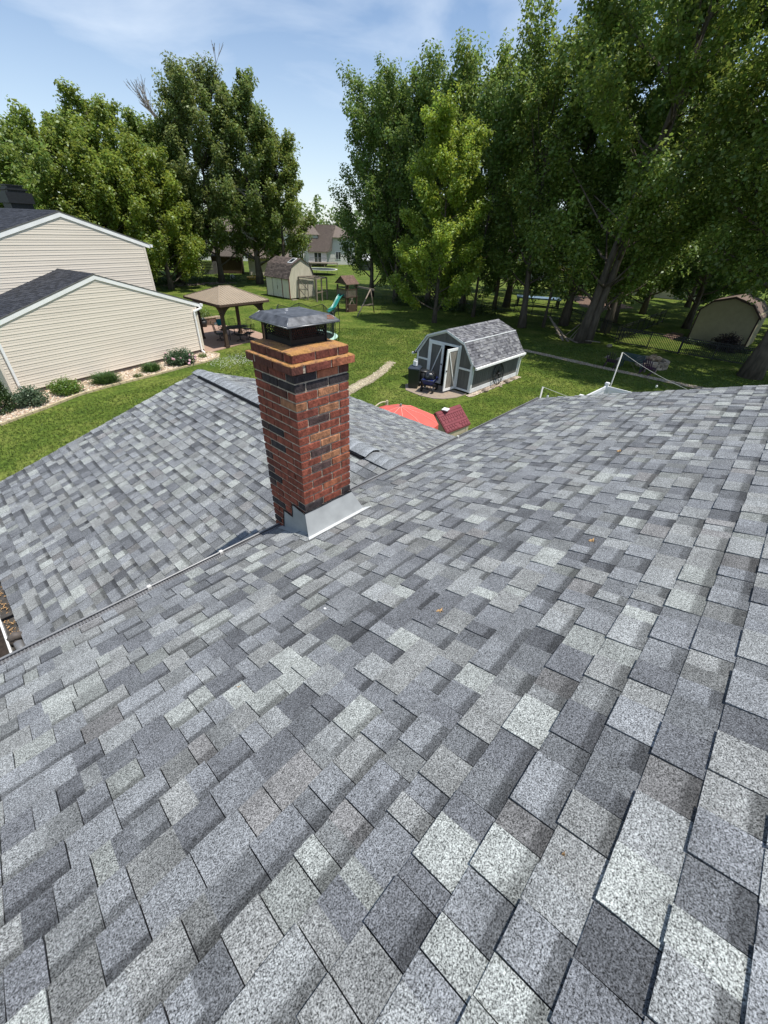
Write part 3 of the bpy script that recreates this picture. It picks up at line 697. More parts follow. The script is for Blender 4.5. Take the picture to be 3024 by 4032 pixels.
wash(CX0, CX0+CW, CY0, CY0+CW, ZJ+3*KC-0.004, 0.09, 4, 0.012, 0.003).build('crown_wash', 'rust_wash', chim, True)
# cap: base band, mesh, lid
ZC = ZJ+3*KC+0.004; SX, SY, SH = 1.895, 2.668, 0.157
cb = MB(); 
for a0, a1, b0, b1 in ((SX-SH, SX+SH, SY-SH, SY-SH+0.004), (SX-SH, SX+SH, SY+SH-0.004, SY+SH), (SX-SH, SX-SH+0.004, SY-SH, SY+SH), (SX+SH-0.004, SX+SH, SY-SH, SY+SH)):
    cb.bb(a0, a1, b0, b1, ZC, ZC+0.045)
for sx in (-1, 1):
    for sy in (-1, 1): cb.bb(SX+sx*SH-0.006, SX+sx*SH+0.006, SY+sy*SH-0.006, SY+sy*SH+0.006, ZC, ZC+0.155)
cb.build('cap_base', 'screen', chim, True)
sm_ = MB(); HX = 0.019
for side in range(4):
    for i in range(-8, 9):
        for zz_ in range(6):
            u0 = i*HX+(HX/2 if zz_ % 2 else 0); z0 = ZC+0.042+zz_*0.019
            for (du, dzz) in ((HX/2, 0.013), (-HX/2, 0.013)):
                pts = [(u0, z0+0.006), (u0+du, z0+0.006+dzz)]
                if any(abs(q[0]) > SH for q in pts): continue
                PP = []
                for uu, z_ in pts:
                    PP.append({0: (SX+uu, SY-SH, z_), 1: (SX+uu, SY+SH, z_), 2: (SX-SH, SY+uu, z_), 3: (SX+SH, SY+uu, z_)}[side])
                sm_.beam(PP[0], PP[1], 0.0038, 0.0038)
            if abs(u0) < SH:
                a_ = (u0, z0-0.001); 
                PP = [{0: (SX+u0, SY-SH, q), 1: (SX+u0, SY+SH, q), 2: (SX-SH, SY+u0, q), 3: (SX+SH, SY+u0, q)}[side] for q in (z0-0.001, z0+0.006)]
                sm_.beam(PP[0], PP[1], 0.0038, 0.0038)
tag(sm_.build('cap_screen', 'screen', chim, True), kind='stuff')
fl = MB(); 
for a0, a1, b0, b1 in ((SX-.11, SX+.11, SY-.11, SY-.09), (SX-.11, SX+.11, SY+.09, SY+.11), (SX-.11, SX-.09, SY-.09, SY+.09), (SX+.09, SX+.11, SY-.09, SY+.09)):
    fl.bb(a0, a1, b0, b1, ZC, ZC+0.10)
fl.build('flue', 'flue', chim, True)
LH, TH_, ZL = 0.232, 0.175, CAMZ-0.555
lid = MB(); P = []
for h_, z_ in ((LH, ZL-0.012), (LH, ZL), (TH_, ZL+0.042)):
    P += [(SX-h_, SY-h_, z_), (SX+h_, SY-h_, z_), (SX+h_, SY+h_, z_), (SX-h_, SY+h_, z_)]
P.append((SX, SY, ZL+0.050))
for h_, z_ in ((LH-0.004, ZL-0.012), (TH_, ZL+0.036)):
    P += [(SX-h_, SY-h_, z_), (SX+h_, SY-h_, z_), (SX+h_, SY+h_, z_), (SX-h_, SY+h_, z_)]
F = []
for k_ in range(2):
    for i in range(4): F.append((4*k_+i, 4*k_+(i+1) % 4, 4*k_+4+(i+1) % 4, 4*k_+4+i))
for i in range(4): F.append((8+i, 8+(i+1) % 4, 12)); F.append((13+(i+1) % 4, 13+i, 17+i, 17+(i+1) % 4)); F.append((i, 13+i, 13+(i+1) % 4, (i+1) % 4))
F.append((20, 19, 18, 17)); lid.add(P, F); lid.build('cap_lid', 'cap', chim, True)
le = MB(); 
for i in range(4):
    a = Vector(P[4+i]); b = Vector(P[4+(i+1) % 4]); le.tube([a+Vector((0, 0, -.006)), b+Vector((0, 0, -.006))], 0.0035, 5)
    le.tube([Vector(P[4+i]), Vector(P[8+i])], 0.0022, 5)
le.build('cap_hem', 'cap_edge', chim, True)
rp_ = MB()
def patch(mb, cx, cy, z, rx, ry, seed, n=12, slope=(0, 0)):
    rg = random.Random(seed); V = []
    for i in range(n):
        a = 2*math.pi*i/n; k_ = rg.uniform(0.65, 1.15); x_ = rx*math.cos(a)*k_; y_ = ry*math.sin(a)*k_
        V.append((cx+x_, cy+y_, z+slope[0]*x_+slope[1]*y_))
    mb.add(V, [tuple(range(n))])
patch(rp_, SX+0.105, SY-0.02, ZL+0.0485-0.0045, 0.05, 0.045, 1, slope=(-0.0457, 0)); patch(rp_, SX+0.03, SY-0.06, ZL+0.0470, 0.02, 0.008, 2, slope=(0, 0.0457))
patch(rp_, SX+0.165, SY-0.203, ZL+0.0225, 0.04, 0.018, 3, slope=(0, 0.737))
rp_.build('rust_spot', 'rust', chim, True)
pd = MB(); patch(pd, SX-0.09, SY-0.02, ZL+0.0505-0.0041, 0.006, 0.004, 5); patch(pd, SX-0.02, SY+0.06, ZL+0.0505-0.0027, 0.012, 0.009, 6); patch(pd, SX+0.02, SY+0.12, ZL+0.0505-0.0055, 0.02, 0.008, 7)
pd.build('paint_fleck', 'jug', chim, True)
# flashing
def rz_(y_): return ZE+(YE-y_)*tn
fa = MB(); yt, yb = CY0-0.006, 2.395-0.0
Tz = ZJ-16*KC-0.002
A0 = (CX0-0.012, yt, Tz); A1 = (CX0+CW+0.004, yt, Tz); B0 = (CX0-0.075, 2.335, rz_(2.335)+0.014); B1 = (CX0+CW+0.125, 2.335, rz_(2.335)+0.014)
# the apron leans out from the brick to the roof, up the slope
B0 = (CX0-0.055, 2.262, rz_(2.262)+0.014); B1 = (CX0+CW+0.085, 2.262, rz_(2.262)+0.014)
fa.prism([A0, A1, B1, B0], (0, 0, -0.003), (0, 0, 0.0))
fa.build('apron_flashing', 'flashing', chim, True)
fb = MB(); q0 = (CX0-0.085, 2.215, rz_(2.215)+0.013); q1 = (CX0+CW+0.15, 2.215, rz_(2.215)+0.013)
fb.prism([B0, B1, q1, q0], (0, 0, -0.002), (0, 0, 0.0015)); fb.build('flashing_flange', 'flange', chim, True)
fs = MB(); xs = CX0-0.006
S_ = [(2.348, 4.592), (2.535, 4.604), (2.547, 4.462), (2.68, 4.474), (2.712, 4.262), (2.60, rz_(2.60)+0.012), (2.348, rz_(2.348)+0.012)]
fs.prism([(xs, a, b) for a, b in S_], (-0.0015, 0, 0), (0.0015, 0, 0))
fs.build('step_flashing', 'flashing', chim, True)
ff = MB(); ff.prism([(xs, 2.25, rz_(2.25)+0.012), (xs, 2.74, rz_(2.74)+0.012), (xs-0.05, 2.74, rz_(2.74)+0.012), (xs-0.06, 2.25, rz_(2.25)+0.012)], (0, 0, -0.001), (0, 0, 0.001))
ff.prism([(xs, 2.262, rz_(2.262)+0.012), (xs, 2.35, rz_(2.35)+0.012), (xs, 2.35, Tz)], (-0.002, 0, 0), (0.001, 0, 0))
ff.build('side_flange', 'flashing', chim, True)
se = MB(); rgs = random.Random(3)
def bead(pts, r):
    Q = []
    for i in range(len(pts)-1):
        for k_ in range(5):
            t = k_/5; Q.append([pts[i][j]*(1-t)+pts[i+1][j]*t+rgs.uniform(-.0015, .0015) for j in range(3)])
    Q.append(list(pts[-1])); se.tube(Q, [r*rgs.uniform(.7, 1.4) for _ in Q], 6)
bead([(CX0-0.012, yt-0.002, Tz+0.002), (CX0+CW+0.006, yt-0.002, Tz+0.002)], 0.006)
bead([(xs-0.003, a, b) for a, b in S_[:5]], 0.005)
se.build('sealant_bead', 'sealant', chim, True)

# ------------------------------------------------------------------ loose bits on the roof
rgl = random.Random(8)
for (x, y, z, s, lab) in [(4.217, 0.737, 4.907, .030, 'small curled tan leaf lying far up the right of the big roof'), (2.389, 0.365, 5.029, .026, 'reddish leaf scrap on the shingles right of the chimney base'),
                       (1.333, 0.755, 4.901, .024, 'star shaped dry leaf on the shingles at the middle of the photo'), (0.368, 1.222, 4.747, .012, 'tiny orange leaf scrap on the left part of the big roof'), (0.645, -0.146, 5.197, .007, 'tiny brown speck of leaf on the nearest shingles')]:
    mb = MB(); n = 10; V = []
    for i in range(n):
        a = 2*math.pi*i/n; r = s*(1.0 if i % 2 == 0 else 0.42); V.append((r*math.cos(a), r*math.sin(a), 0.012+0.008*math.cos(3*a)-tn*r*math.sin(a)))
    V.append((0, 0, 0.016)); mb.add(V, [(i, (i+1) % n, n) for i in range(n)])
    o = mb.build('dry_leaf', 'leafdry'); o.location = (x, y, z); tag(o, lab, 'leaf', 'dry leaves scattered on the roof')
mb = MB(); mb.blob((0, 0, .008), (0.008, 0.008, 0.004), 8, 4, 1, .1); o = mb.build('white_dropping', 'jug'); o.location = (0.998, 1.338, 4.716)
tag(o, 'small white dot stuck on the shingles left of the star shaped leaf', 'dropping')

# ------------------------------------------------------------------ neighbour house
a0 = Vector((1.55, 23.09, 0)); AN = math.atan2(25.63-23.09, 11.38-1.55)
nh = thing('neighbour_house', 'tan sided neighbour house with dark roofs at the left edge', 'house', a0, AN)
# local frame: x along the front gable wall, y going back; front at y=0
WWD = 10.15; def_pk = 4.62
def siding(parent, x0, x1, zb, prof, y, seed, e=0.1016, face=-1):
    """lap boards clipped to the gable outline prof(z)->(xa,xb)"""
    z = zb; i = 0
    while True:
        za, zt = z, z+e; ra = prof(za+0.01); rb = prof(zt)
        if ra is None: break
        if rb is None:
            m_ = (ra[0]+ra[1])/2; rb = (m_, m_)
            # shrink the top board to the apex
        lip = 0.016 if i % 2 == 0 else 0.010
        mb = MB(); yo = y+face*lip; yt_ = y+face*0.003
        mb.add([(ra[0], y, za), (ra[1], y, za), (ra[1], yo, za), (ra[0], yo, za), (rb[0], yt_, zt), (rb[1], yt_, zt)],
               [(0, 1, 2, 3) if face < 0 else (3, 2, 1, 0), (3, 2, 5, 4) if face < 0 else (4, 5, 2, 3), (0, 3, 4), (1, 5, 2)])
        mb.build('siding_board', 'siding', parent); z += e; i += 1
        if prof(zt) is None: break
PK, SLP, EV = 4.95, 0.317, 2.95
# wing (garage) gable: width 0..WW, peak in the middle
WW = 10.15; PKX = 4.95; PKZ = 4.42
def prof_w(z):
    h = PKZ-0.14
    if z > h-0.02: return None
    d = (h-z)/SLP; return (max(0.1, PKX-d), min(WW-0.1, PKX+d))
nw = MB(); nw.prism([(0.0, 0, 0.2), (WW, 0, 0.2), (WW, 0, PKZ-0.12-(WW-PKX)*SLP), (PKX, 0, PKZ-0.12), (0, 0, PKZ-0.12-PKX*SLP)], (0, 0.004, 0), (0, 3.0, 0))
nwo = nw.build('wall', 'siding', nh)
siding(nwo, 0, WW, 0.22, prof_w, 0.0, 1)
fd = MB(); fd.bb(0.02, WW-0.02, 0.02, 2.9, 0, 0.22); fd.build('foundation', 'conc', nh)
ct_ = MB(); ct_.bb(-0.01, 0.1, -0.025, 0.09, 0.2, EV-0.13); ct_.bb(WW-0.1, WW+0.01, -0.025, 0.09, 0.2, PKZ-0.16-(WW-PKX)*SLP); ct_.build('corner_trim', 'siding', nh)
def gable_roof(parent, xl, xr, px, pz, y0, y1, slp, trimname='rake_trim'):
    rf = MB()
    for xa, s_ in ((xl, 1), (xr, -1)):
        za = pz-abs(px-xa)*slp
        rf.prism([(xa, y0, za), (px, y0, pz), (px, y1, pz), (xa, y1, za)], (0, 0, -0.06), (0, 0, 0.0), (0.028, 0.031, 0.038))
    ro = rf.build('roof', 'darkroof', parent)
    tr = MB()
    for xa in (xl, xr):
        za = pz-abs(px-xa)*slp
        tr.prism([(xa, y0-0.025, za-0.05), (px, y0-0.025, pz-0.05), (px, y0-0.025, pz-0.215), (xa, y0-0.025, za-0.215)], (0, 0, 0), (0, 0.025, 0))
    tr.build(trimname, 'white', ro)
    pe = MB()
    for xa in (xl, xr):
        za = pz-abs(px-xa)*slp
        pe.prism([(xa, y0-0.03, za-0.0), (px, y0-0.03, pz-0.0), (px, y0-0.03, pz-0.05), (xa, y0-0.03, za-0.05)], (0, 0, 0.004), (0, 0.03, 0.004))
    pe.build('drip_edge', 'greyboard', ro)
    # lap courses of the dark shingles as real steps
    sh = MB(); rg = random.Random(4); DK = [(0.030, 0.033, 0.042), (0.022, 0.024, 0.030), (0.038, 0.041, 0.050)]
    for xa in (xl, xr):
        sgn = 1 if xa < px else -1; ln = abs(px-xa)*math.sqrt(1+slp*slp); n_ = int(ln/0.143)
        up_ = Vector((sgn, 0, slp)).normalized(); nn_ = Vector((-sgn*slp, 0, 1)).normalized()
        for k_ in range(n_):
            t0 = ln-(n_-k_)*0.143; y = y0
            while y < y1:
                wd_ = rg.uniform(0.15, 0.35); yb_ = min(y+wd_, y1); o_ = Vector((xa, 0, pz-abs(px-xa)*slp))
                hb = rg.choice((0.012, 0.006)); c = rg.choice(DK)
                p = [o_+up_*t0+nn_*hb, o_+up_*(t0+0.15)+nn_*0.002]
                sh.add([(p[0].x, y, p[0].z), (p[0].x, yb_, p[0].z), (p[1].x, yb_, p[1].z), (p[1].x, y, p[1].z), (p[0].x, y, p[0].z-0.02), (p[0].x, yb_, p[0].z-0.02)], [(0, 1, 2, 3) if sgn < 0 else (3, 2, 1, 0), (0, 4, 5, 1)], c)
                y = yb_
    tag(sh.build('shingle_field', 'darkroof', ro), kind='stuff')
    rc = MB(); rc.prism([(px-0.13, y0-0.01, pz-0.13*slp+0.005), (px, y0-0.01, pz+0.03), (px+0.13, y0-0.01, pz-0.13*slp+0.005)], (0, 0, 0), (0, y1-y0, 0), (0.03, 0.033, 0.04)); rc.build('ridge_cap', 'darkroof', ro)
    return ro
gable_roof(nh, -0.28, WW+0.28, PKX, PKZ, -0.02, 2.85, SLP)
# tall part behind
UX0, UX1, UPX, UPZ, UY, US = 1.95, 9.85, 5.90, 6.72, 2.85, 0.305
def prof_u(z):
    h = UPZ-0.12
    if z > h-0.02: return None
    d = (h-z)/US; return (max(UX0+0.1, UPX-d), min(UX1-0.1, UPX+d))
nu = MB(); nu.prism([(UX0, UY, 0), (UX1, UY, 0), (UX1, UY, UPZ-0.12-(UX1-UPX)*US), (UPX, UY, UPZ-0.12), (UX0, UY, UPZ-0.12-(UPX-UX0)*US)], (0, 0.004, 0), (0, 11, 0))
nuo = nu.build('wall', 'siding', nh)
siding(nuo, UX0, UX1, 2.35, prof_u, UY, 2)
cu = MB(); cu.bb(UX0-0.01, UX0+0.1, UY-0.025, UY+0.09, 0.2, 5.35); cu.bb(UX1-0.1, UX1+0.01, UY-0.025, UY+0.09, 0.2, 5.35); cu.build('corner_trim', 'siding', nh)
gable_roof(nh, UX0-0.3, UX1+0.3, UPX, UPZ, UY-0.02, UY+11.2, US)
# white gutter ends and downspouts
gd = MB(); ez = PKZ-(WW+0.28-PKX)*SLP
gd.bb(WW+0.27, WW+0.40, -0.14, 2.8, ez-0.16, ez-0.03); gd.build('gutter', 'white', nh)
gd = MB(); ez = PKZ-(0.28+PKX)*SLP; gd.bb(-0.40, -0.27, -0.14, 2.8, ez-0.16, ez-0.03); gd.build('gutter', 'white', nh)
gd = MB(); uz = UPZ-(UX1+0.3-UPX)*US; gd.bb(UX1+0.29, UX1+0.42, UY-0.14, UY+11, uz-0.16, uz-0.03); gd.build('gutter', 'white', nh)
dn = MB(); ez = PKZ-(WW+0.28-PKX)*SLP-0.15
dn.beam((WW+0.33, -0.05, ez), (WW+0.30, -0.08, ez-0.10), 0.08, 0.08); dn.beam((WW+0.32, -0.08, ez-0.08), (WW-0.26, -0.08, ez-0.22), 0.08, 0.07); dn.beam((WW-0.26, -0.08, ez-0.18), (WW-0.26, -0.08, 0.12), 0.08, 0.07)
dn.beam((WW-0.26, -0.08, 0.16), (WW-0.26, -0.3, 0.06), 0.08, 0.07); dn.build('downspout', 'white', nh)
dn = MB(); dn.beam((0.32, -0.08, 2.72), (0.32, -0.08, 0.1), 0.09, 0.07); dn.beam((0.32, -0.08, 2.72), (-0.3, -0.08, 2.82), 0.08, 0.07); dn.build('downspout', 'white', nh)
# black boxed chimney on the tall roof
ch = MB(); cx, cy, cz = UPX+1.1, UY+5.7, UPZ-0.15
ch.bb(cx-.52, cx+.52, cy-.4, cy+.4, UPZ-0.9, cz+.55); ch.bb(cx-.62, cx+.62, cy-.5, cy+.5, cz+.42, cz+.88)
ch.bb(cx-.42, cx+.42, cy-.35, cy+.35, cz+.88, cz+.98); ch.bb(cx-.52, cx+.52, cy-.42, cy+.42, cz+.98, cz+1.05); ch.bb(cx-.36, cx+.36, cy-.3, cy+.3, cz+1.05, cz+1.16); ch.bb(cx-.42, cx+.42, cy-.35, cy+.35, cz+1.16, cz+1.2)
tag(ch.build('chimney', 'black_metal', nh), label='black boxed chimney with stepped metal cap')

# gravel bed along the wall
bed = [(-3, 19.0), (0.56, 20.13), (2.24, 21.05), (3.6, 21.9), (4.89, 22.32), (7, 22.75), (8.98, 23.25), (10.4, 23.55), (11.35, 23.95), (11.75, 24.6), (11.5, 25.3), (11.2, 25.7), (1.4, 23.2), (-3, 22)]
o = sheet('gravel_bed', bed, 0.03, 'gravel'); tag(o, kind='structure')
def in_poly(x, y, poly):
    c = False; j = len(poly)-1
    for i in range(len(poly)):
        if (poly[i][1] > y) != (poly[j][1] > y) and x < (poly[j][0]-poly[i][0])*(y-poly[i][1])/(poly[j][1]-poly[i][1])+poly[i][0]: c = not c
        j = i
    return c
def in_bed(rg):
    while True:
        x = rg.uniform(-1, 11.9); y = rg.uniform(19.5, 25.6)
        if in_poly(x, y, bed): return np.array([x, y])
tag(stones('bed_pebbles', in_bed, 9000, 0.045, [(0.62, 0.53, 0.42), (0.5, 0.38, 0.27), (0.36, 0.23, 0.16), (0.66, 0.6, 0.5), (0.45, 0.35, 0.25)], 0.04, 9), kind='stuff')
edp = bed[1:12]
ed = MB(); rg = random.Random(2)
for i in range(len(edp)-1):
    a = Vector((*edp[i], 0)); b = Vector((*edp[i+1], 0)); n_ = max(1, int((b-a).length/0.3))
    for k_ in range(n_):
        p = a.lerp(b, (k_+0.02)/n_); q = a.lerp(b, (k_+0.97)/n_); ed.beam(p+Vector((0, 0, .04)), q+Vector((0, 0, .04)), 0.11+rg.uniform(-.01, .01), 0.09)
eo = ed.build('stone_edging', 'edging'); tag(eo, 'curved pale stone edging along the gravel bed of the tan house', 'edging')

# ------------------------------------------------------------------ plants in the bed
def shrub(name, x, y, r, h, n, size, col, label, cat='shrub', seed=0, spiky=False, group=None):
    t = thing(name, label, cat, (x, y, 0), 0, group)
    rg = np.random.default_rng(seed); k = 60
    th = rg.random(k)*6.28; ph = rg.random(k)**0.5; rr = r*ph*0.85
    c = np.stack([rr*np.cos(th), rr*np.sin(th), h*(0.18+0.68*(1-ph**2)*rg.random(k)**0.4+0.08)], 1)
    d = np.stack([np.cos(th)*0.6, np.sin(th)*0.6, np.ones(k)*0.8], 1); d /= np.linalg.norm(d, axis=1)[:, None]
    if spiky:
        m = n*3; a = rg.random(m)*6.28; el = rg.random(m)**0.7*1.1+0.25; l = r*(0.7+0.6*rg.random(m)); bx = rg.normal(size=(m, 2))*r*0.25
        p0 = np.concatenate([bx, np.zeros((m, 1))], 1)
        dr = np.stack([np.cos(a)*np.cos(el), np.sin(a)*np.cos(el), np.sin(el)*h/r*0.9], 1); sd = np.stack([-np.sin(a), np.cos(a), 0*a], 1)*size*0.22
        p1 = p0+dr*l[:, None]*0.6; p2 = p0+dr*l[:, None]*np.array([[1.15, 1.15, 0.8]])
        V = np.stack([p0-sd, p0+sd, p1+sd, p1-sd, p2], 1).reshape(-1, 3); b = 5*np.arange(m)[:, None]
        F = np.concatenate([b+np.array([[0, 1, 2]]), b+np.array([[0, 2, 3]]), b+np.array([[3, 2, 4]])], 0)
        cols = np.repeat(np.array([col])*(0.6+0.8*rg.random((m, 1))), 5, 0)
        np_mesh('foliage', V, F, cols, 'leaf', t)
    else:
        leaves('foliage', c, d, n//k+1, np.full(k, r*0.3), size, col, parent=t, seed=seed+1)
    mb = MB()
    for i in range(7):
        a = i*0.9; mb.tube([(0, 0, 0), (r*.3*math.cos(a), r*.3*math.sin(a), h*.4)], [0.02, 0.008], 4)
    mb.build('stem', 'bark', t); return t
shrub('shrub', 1.90, 21.75, 0.62, 0.72, 4200, 0.035, (0.10, 0.15, 0.085), 'grey green rounded shrub at the foot of the left downspout', seed=1, spiky=False)
shrub('shrub', 3.35, 22.5, 0.62, 0.55, 4200, 0.035, (0.12, 0.20, 0.035), 'low bright green shrub, second along the tan wall from the left', seed=2)
shrub('ornamental_grass', 5.1, 23.05, 0.62, 0.6, 500, 0.05, (0.075, 0.14, 0.04), 'spiky grass clump left of the smaller grass clump by the tan wall', 'grass plant', seed=3, spiky=True)
shrub('ornamental_grass', 7.45, 23.65, 0.5, 0.52, 420, 0.05, (0.075, 0.14, 0.04), 'spiky grass clump beside the pink peony bush', 'grass plant', seed=4, spiky=True)
pe = shrub('peony_bush', 9.15, 23.95, 0.72, 0.72, 3800, 0.045, (0.06, 0.11, 0.05), 'dark green peony bush with pale pink blooms by the tan wall', 'flowering shrub', seed=5)
rgp = random.Random(6)
for i in range(15):
    a = rgp.uniform(-2.6, 0.2) if i < 11 else rgp.random()*6; r_ = rgp.uniform(0.45, 0.85)
    mb = MB(); mb.blob((r_*math.cos(a), r_*math.sin(a), rgp.uniform(0.2, 0.55)), (0.07, 0.07, 0.06), 7, 4, i, 0.3); mb.build('flower', 'pink', pe)
shrub('weed_tuft', 6.55, 22.95, 0.22, 0.15, 500, 0.03, (0.13, 0.16, 0.05), 'tiny weed in the gravel between the two grass clumps', 'weed', seed=8)
shrub('weed_tuft', 10.7, 24.6, 0.28, 0.18, 500, 0.03, (0.12, 0.17, 0.05), 'yellowish weed tuft in the gravel at the right downspout', 'weed', seed=9)
ev = thing('evergreen_shrub', 'dense dark green upright evergreen cut by the left picture edge', 'evergreen', (0.72, 21.75, 0))
rg = np.random.default_rng(12); k = 420
th = rg.random(k)*6.28; zz = rg.random(k)*1.75; rr = 0.62*np.sqrt(np.clip(1-(zz/1.9)**2.2, 0.02, 1))*(0.85+0.15*rg.random(k))
cc = np.stack([rr*np.cos(th), rr*np.sin(th), zz+0.1], 1); dd = np.stack([np.cos(th), np.sin(th), 1+0*th], 1); dd /= np.linalg.norm(dd, axis=1)[:, None]
leaves('foliage', cc, dd, 26, np.full(k, 0.10), 0.03, (0.045, 0.085, 0.022), parent=ev, seed=3)
mb = MB(); mb.tube([(0, 0, 0), (0, 0, 1.5)], [0.06, 0.02], 6); mb.build('stem', 'bark', ev)

# ------------------------------------------------------------------ patio, gazebo and dining set
o = sheet('patio', [(11.45, 25.3), (16.9, 26.95), (17.0, 29.5), (16.2, 32.3), (14.6, 33.0), (12.0, 33.2), (11.2, 31)], 0.05, 'patio', None, 0.05); tag(o, kind='structure')
gz = thing('gazebo', 'tan metal roofed wooden gazebo over the patio dining set', 'gazebo', (14.4, 27.4, 0))
pc = [(12.97, 25.80), (15.88, 26.02), (15.8, 29.05), (12.9, 28.9)]; rcn = [(12.55, 25.1), (16.2, 25.48), (16.05, 29.75), (12.45, 29.55)]
for px, py in pc:
    mb = MB(); mb.bb(px-.09, px+.09, py-.09, py+.09, 0.05, 2.35); po = mb.build('post', 'wood_brown', gz, True)
    mb = MB(); mb.bb(px-.13, px+.13, py-.13, py+.13, 0.05, 0.17); mb.build('post_base', 'wood_brown', po, True)
    mb = MB(); mb.bb(px-.12, px+.12, py-.12, py+.12, 1.93, 1.99); mb.build('post_collar', 'wood_brown', po, True)
for i in range(4):
    a, b = pc[i], pc[(i+1) % 4]; mb = MB(); A = Vector((*a, 2.42)); B = Vector((*b, 2.42)); dr = (B-A).normalized()
    mb.beam(A-dr*.2, B+dr*.2, 0.10, 0.26); mb.build('header_beam', 'wood_brown', gz, True)
    for P0, sg in ((A, 1), (B, -1)):
        mb = MB(); pts = []
        for k_ in range(7):
            t = k_/6; pts.append(P0+dr*sg*(0.09+0.62*t)+Vector((0, 0, -0.12-0.5*(1-t)**2)))
        poly = [P0+dr*sg*0.09+Vector((0, 0, -0.12))]+pts[::1]
        poly = [P0+dr*sg*0.09+Vector((0, 0, -0.125)), *pts]
        nrm_ = dr.cross(Vector((0, 0, 1)))
        mb.prism(poly, nrm_*-0.04, nrm_*0.04); mb.build('brace', 'wood_brown', gz, True)
zr0, zr1 = 2.58, 3.27; rl, rr2 = Vector((13.95, 27.45, zr1)), Vector((14.6, 27.45, zr1))
RC = [Vector((*p, zr0)) for p in rcn]
gr = MB(); faces = [(RC[0], RC[1], rr2, rl), (RC[1], RC[2], rr2), (RC[2], RC[3], rl, rr2), (RC[3], RC[0], rl)]
for f_ in faces: gr.prism(list(f_), (0, 0, -0.02), (0, 0, 0))
gro = gr.build('roof', 'tanroof', gz, True)
rb = MB()
for f_ in faces:
    a, b = f_[0], f_[1]; top = f_[2:]; apx = sum(top, Vector())/len(top); e_ = (b-a); nE = e_.normalized(); L_e = e_.length
    nrm_ = (b-a).cross(apx-a).normalized()
    upv = nrm_.cross(nE)
    if upv.z < 0: upv = -upv
    hgt = (apx-a).dot(upv); n_ = int(L_e/0.19)
    l0 = (top[-1]-a).dot(nE); l1 = (top[0]-a).dot(nE)
    for k_ in range(1, n_):
        s_ = k_*L_e/n_; h_ = hgt*min(1, s_/max(l0, 1e-3), (L_e-s_)/max(L_e-l1, 1e-3))
        rb.beam(a+nE*s_+nrm_*0.008, a+nE*s_+upv*h_+nrm_*0.008, 0.022, 0.018, nrm_)
rb.build('roof_ribs', 'tanroof', gro, True)
hp = MB()
for a, b in ((RC[0], rl), (RC[1], rr2), (RC[2], rr2), (RC[3], rl), (rl, rr2)): hp.beam(a+Vector((0, 0, .015)), b+Vector((0, 0, .015)), 0.07, 0.03)
hp.build('hip_cap', 'tanroof', gro, True)
fc_ = MB()
for i in range(4): fc_.beam(RC[i]+Vector((0, 0, -.07)), RC[(i+1) % 4]+Vector((0, 0, -.07)), 0.03, 0.12)
fc_.build('fascia', 'wood_brown', gro, True)

tb = thing('patio_table', 'black oval metal dining table under the gazebo', 'table', (14.72, 27.75, 0.05))
mb = MB(); n_ = 24; P = [(0.95*math.cos(2*math.pi*i/n_), 0.52*math.sin(2*math.pi*i/n_), 0) for i in range(n_)]; mb.prism(P, (0, 0, 0.69), (0, 0, 0.72)); mb.build('tabletop', 'black_metal', tb)
for sx in (-.6, .6):
    for sy in (-.3, .3):
        mb = MB(); mb.tube([(sx, sy, 0.69), (sx*1.05, sy*1.1, 0)], 0.022, 6); mb.build('leg', 'black_metal', tb)
def pchair(x, y, rz, label):
    t = thing('patio_chair', label, 'chair', (x, y, 0.05), rz, 'metal swivel chairs round the patio table')
    mb = MB(); mb.bb(-.24, .24, -.24, .24, 0.40, 0.43); mb.build('seat', 'black_metal', t)
    mb = MB(); mb.tube([(-.23, .24, .42), (-.23, .33, .98)], .014, 5); mb.tube([(.23, .24, .42), (.23, .33, .98)], .014, 5); mb.tube([(-.23, .33, .98), (.23, .33, .98)], .014, 5); mb.tube([(-.23, .26, .5), (.23, .26, .5)], .012, 5)
    for i in range(5): mb.tube([(-.16+.08*i, .26, .5), (-.16+.08*i, .33, .98)], .008, 4)
    mb.build('backrest', 'black_metal', t)
    for sx in (-1, 1):
        mb = MB(); mb.tube([(sx*.24, .27, .66), (sx*.27, 0, .66), (sx*.26, -.2, .62), (sx*.24, -.2, .42)], .014, 5); mb.build('armrest', 'black_metal', t)
    mb = MB(); mb.tube([(0, 0, .4), (0, 0, .1)], .03, 8); mb.tube([(.26*math.cos(a*math.pi/8), .26*math.sin(a*math.pi/8), .02) for a in range(17)], .014, 5)
    for i in range(4): mb.tube([(0, 0, .12), (.26*math.cos(i*1.57), .26*math.sin(i*1.57), .02)], .013, 5)
    mb.build('swivel_base', 'black_metal', t); return t
pchair(13.55, 27.75, rad(80), 'black slatted patio chair with a white ball on top, nearest the tan wall')
pchair(14.45, 26.72, rad(178), 'black patio chair on the near side of the oval table, left of two')
pchair(15.28, 26.92, rad(205), 'black patio chair on the near side of the table, nearest the right gazebo post')
pchair(15.85, 28.2, rad(-70), 'black patio chair at the right end of the oval table')
pchair(14.45, 28.85, rad(5), 'black patio chair with a teal towel over its back')
pchair(15.2, 28.8, rad(-10), 'black patio chair behind the table beside the towelled chair')
mb = MB(); mb.blob((13.40, 27.73, 1.1), .09, 10, 7, 0, 0); o = mb.build('ball', 'jug'); tag(o, 'white ball resting on the back of the leftmost patio chair', 'ball')
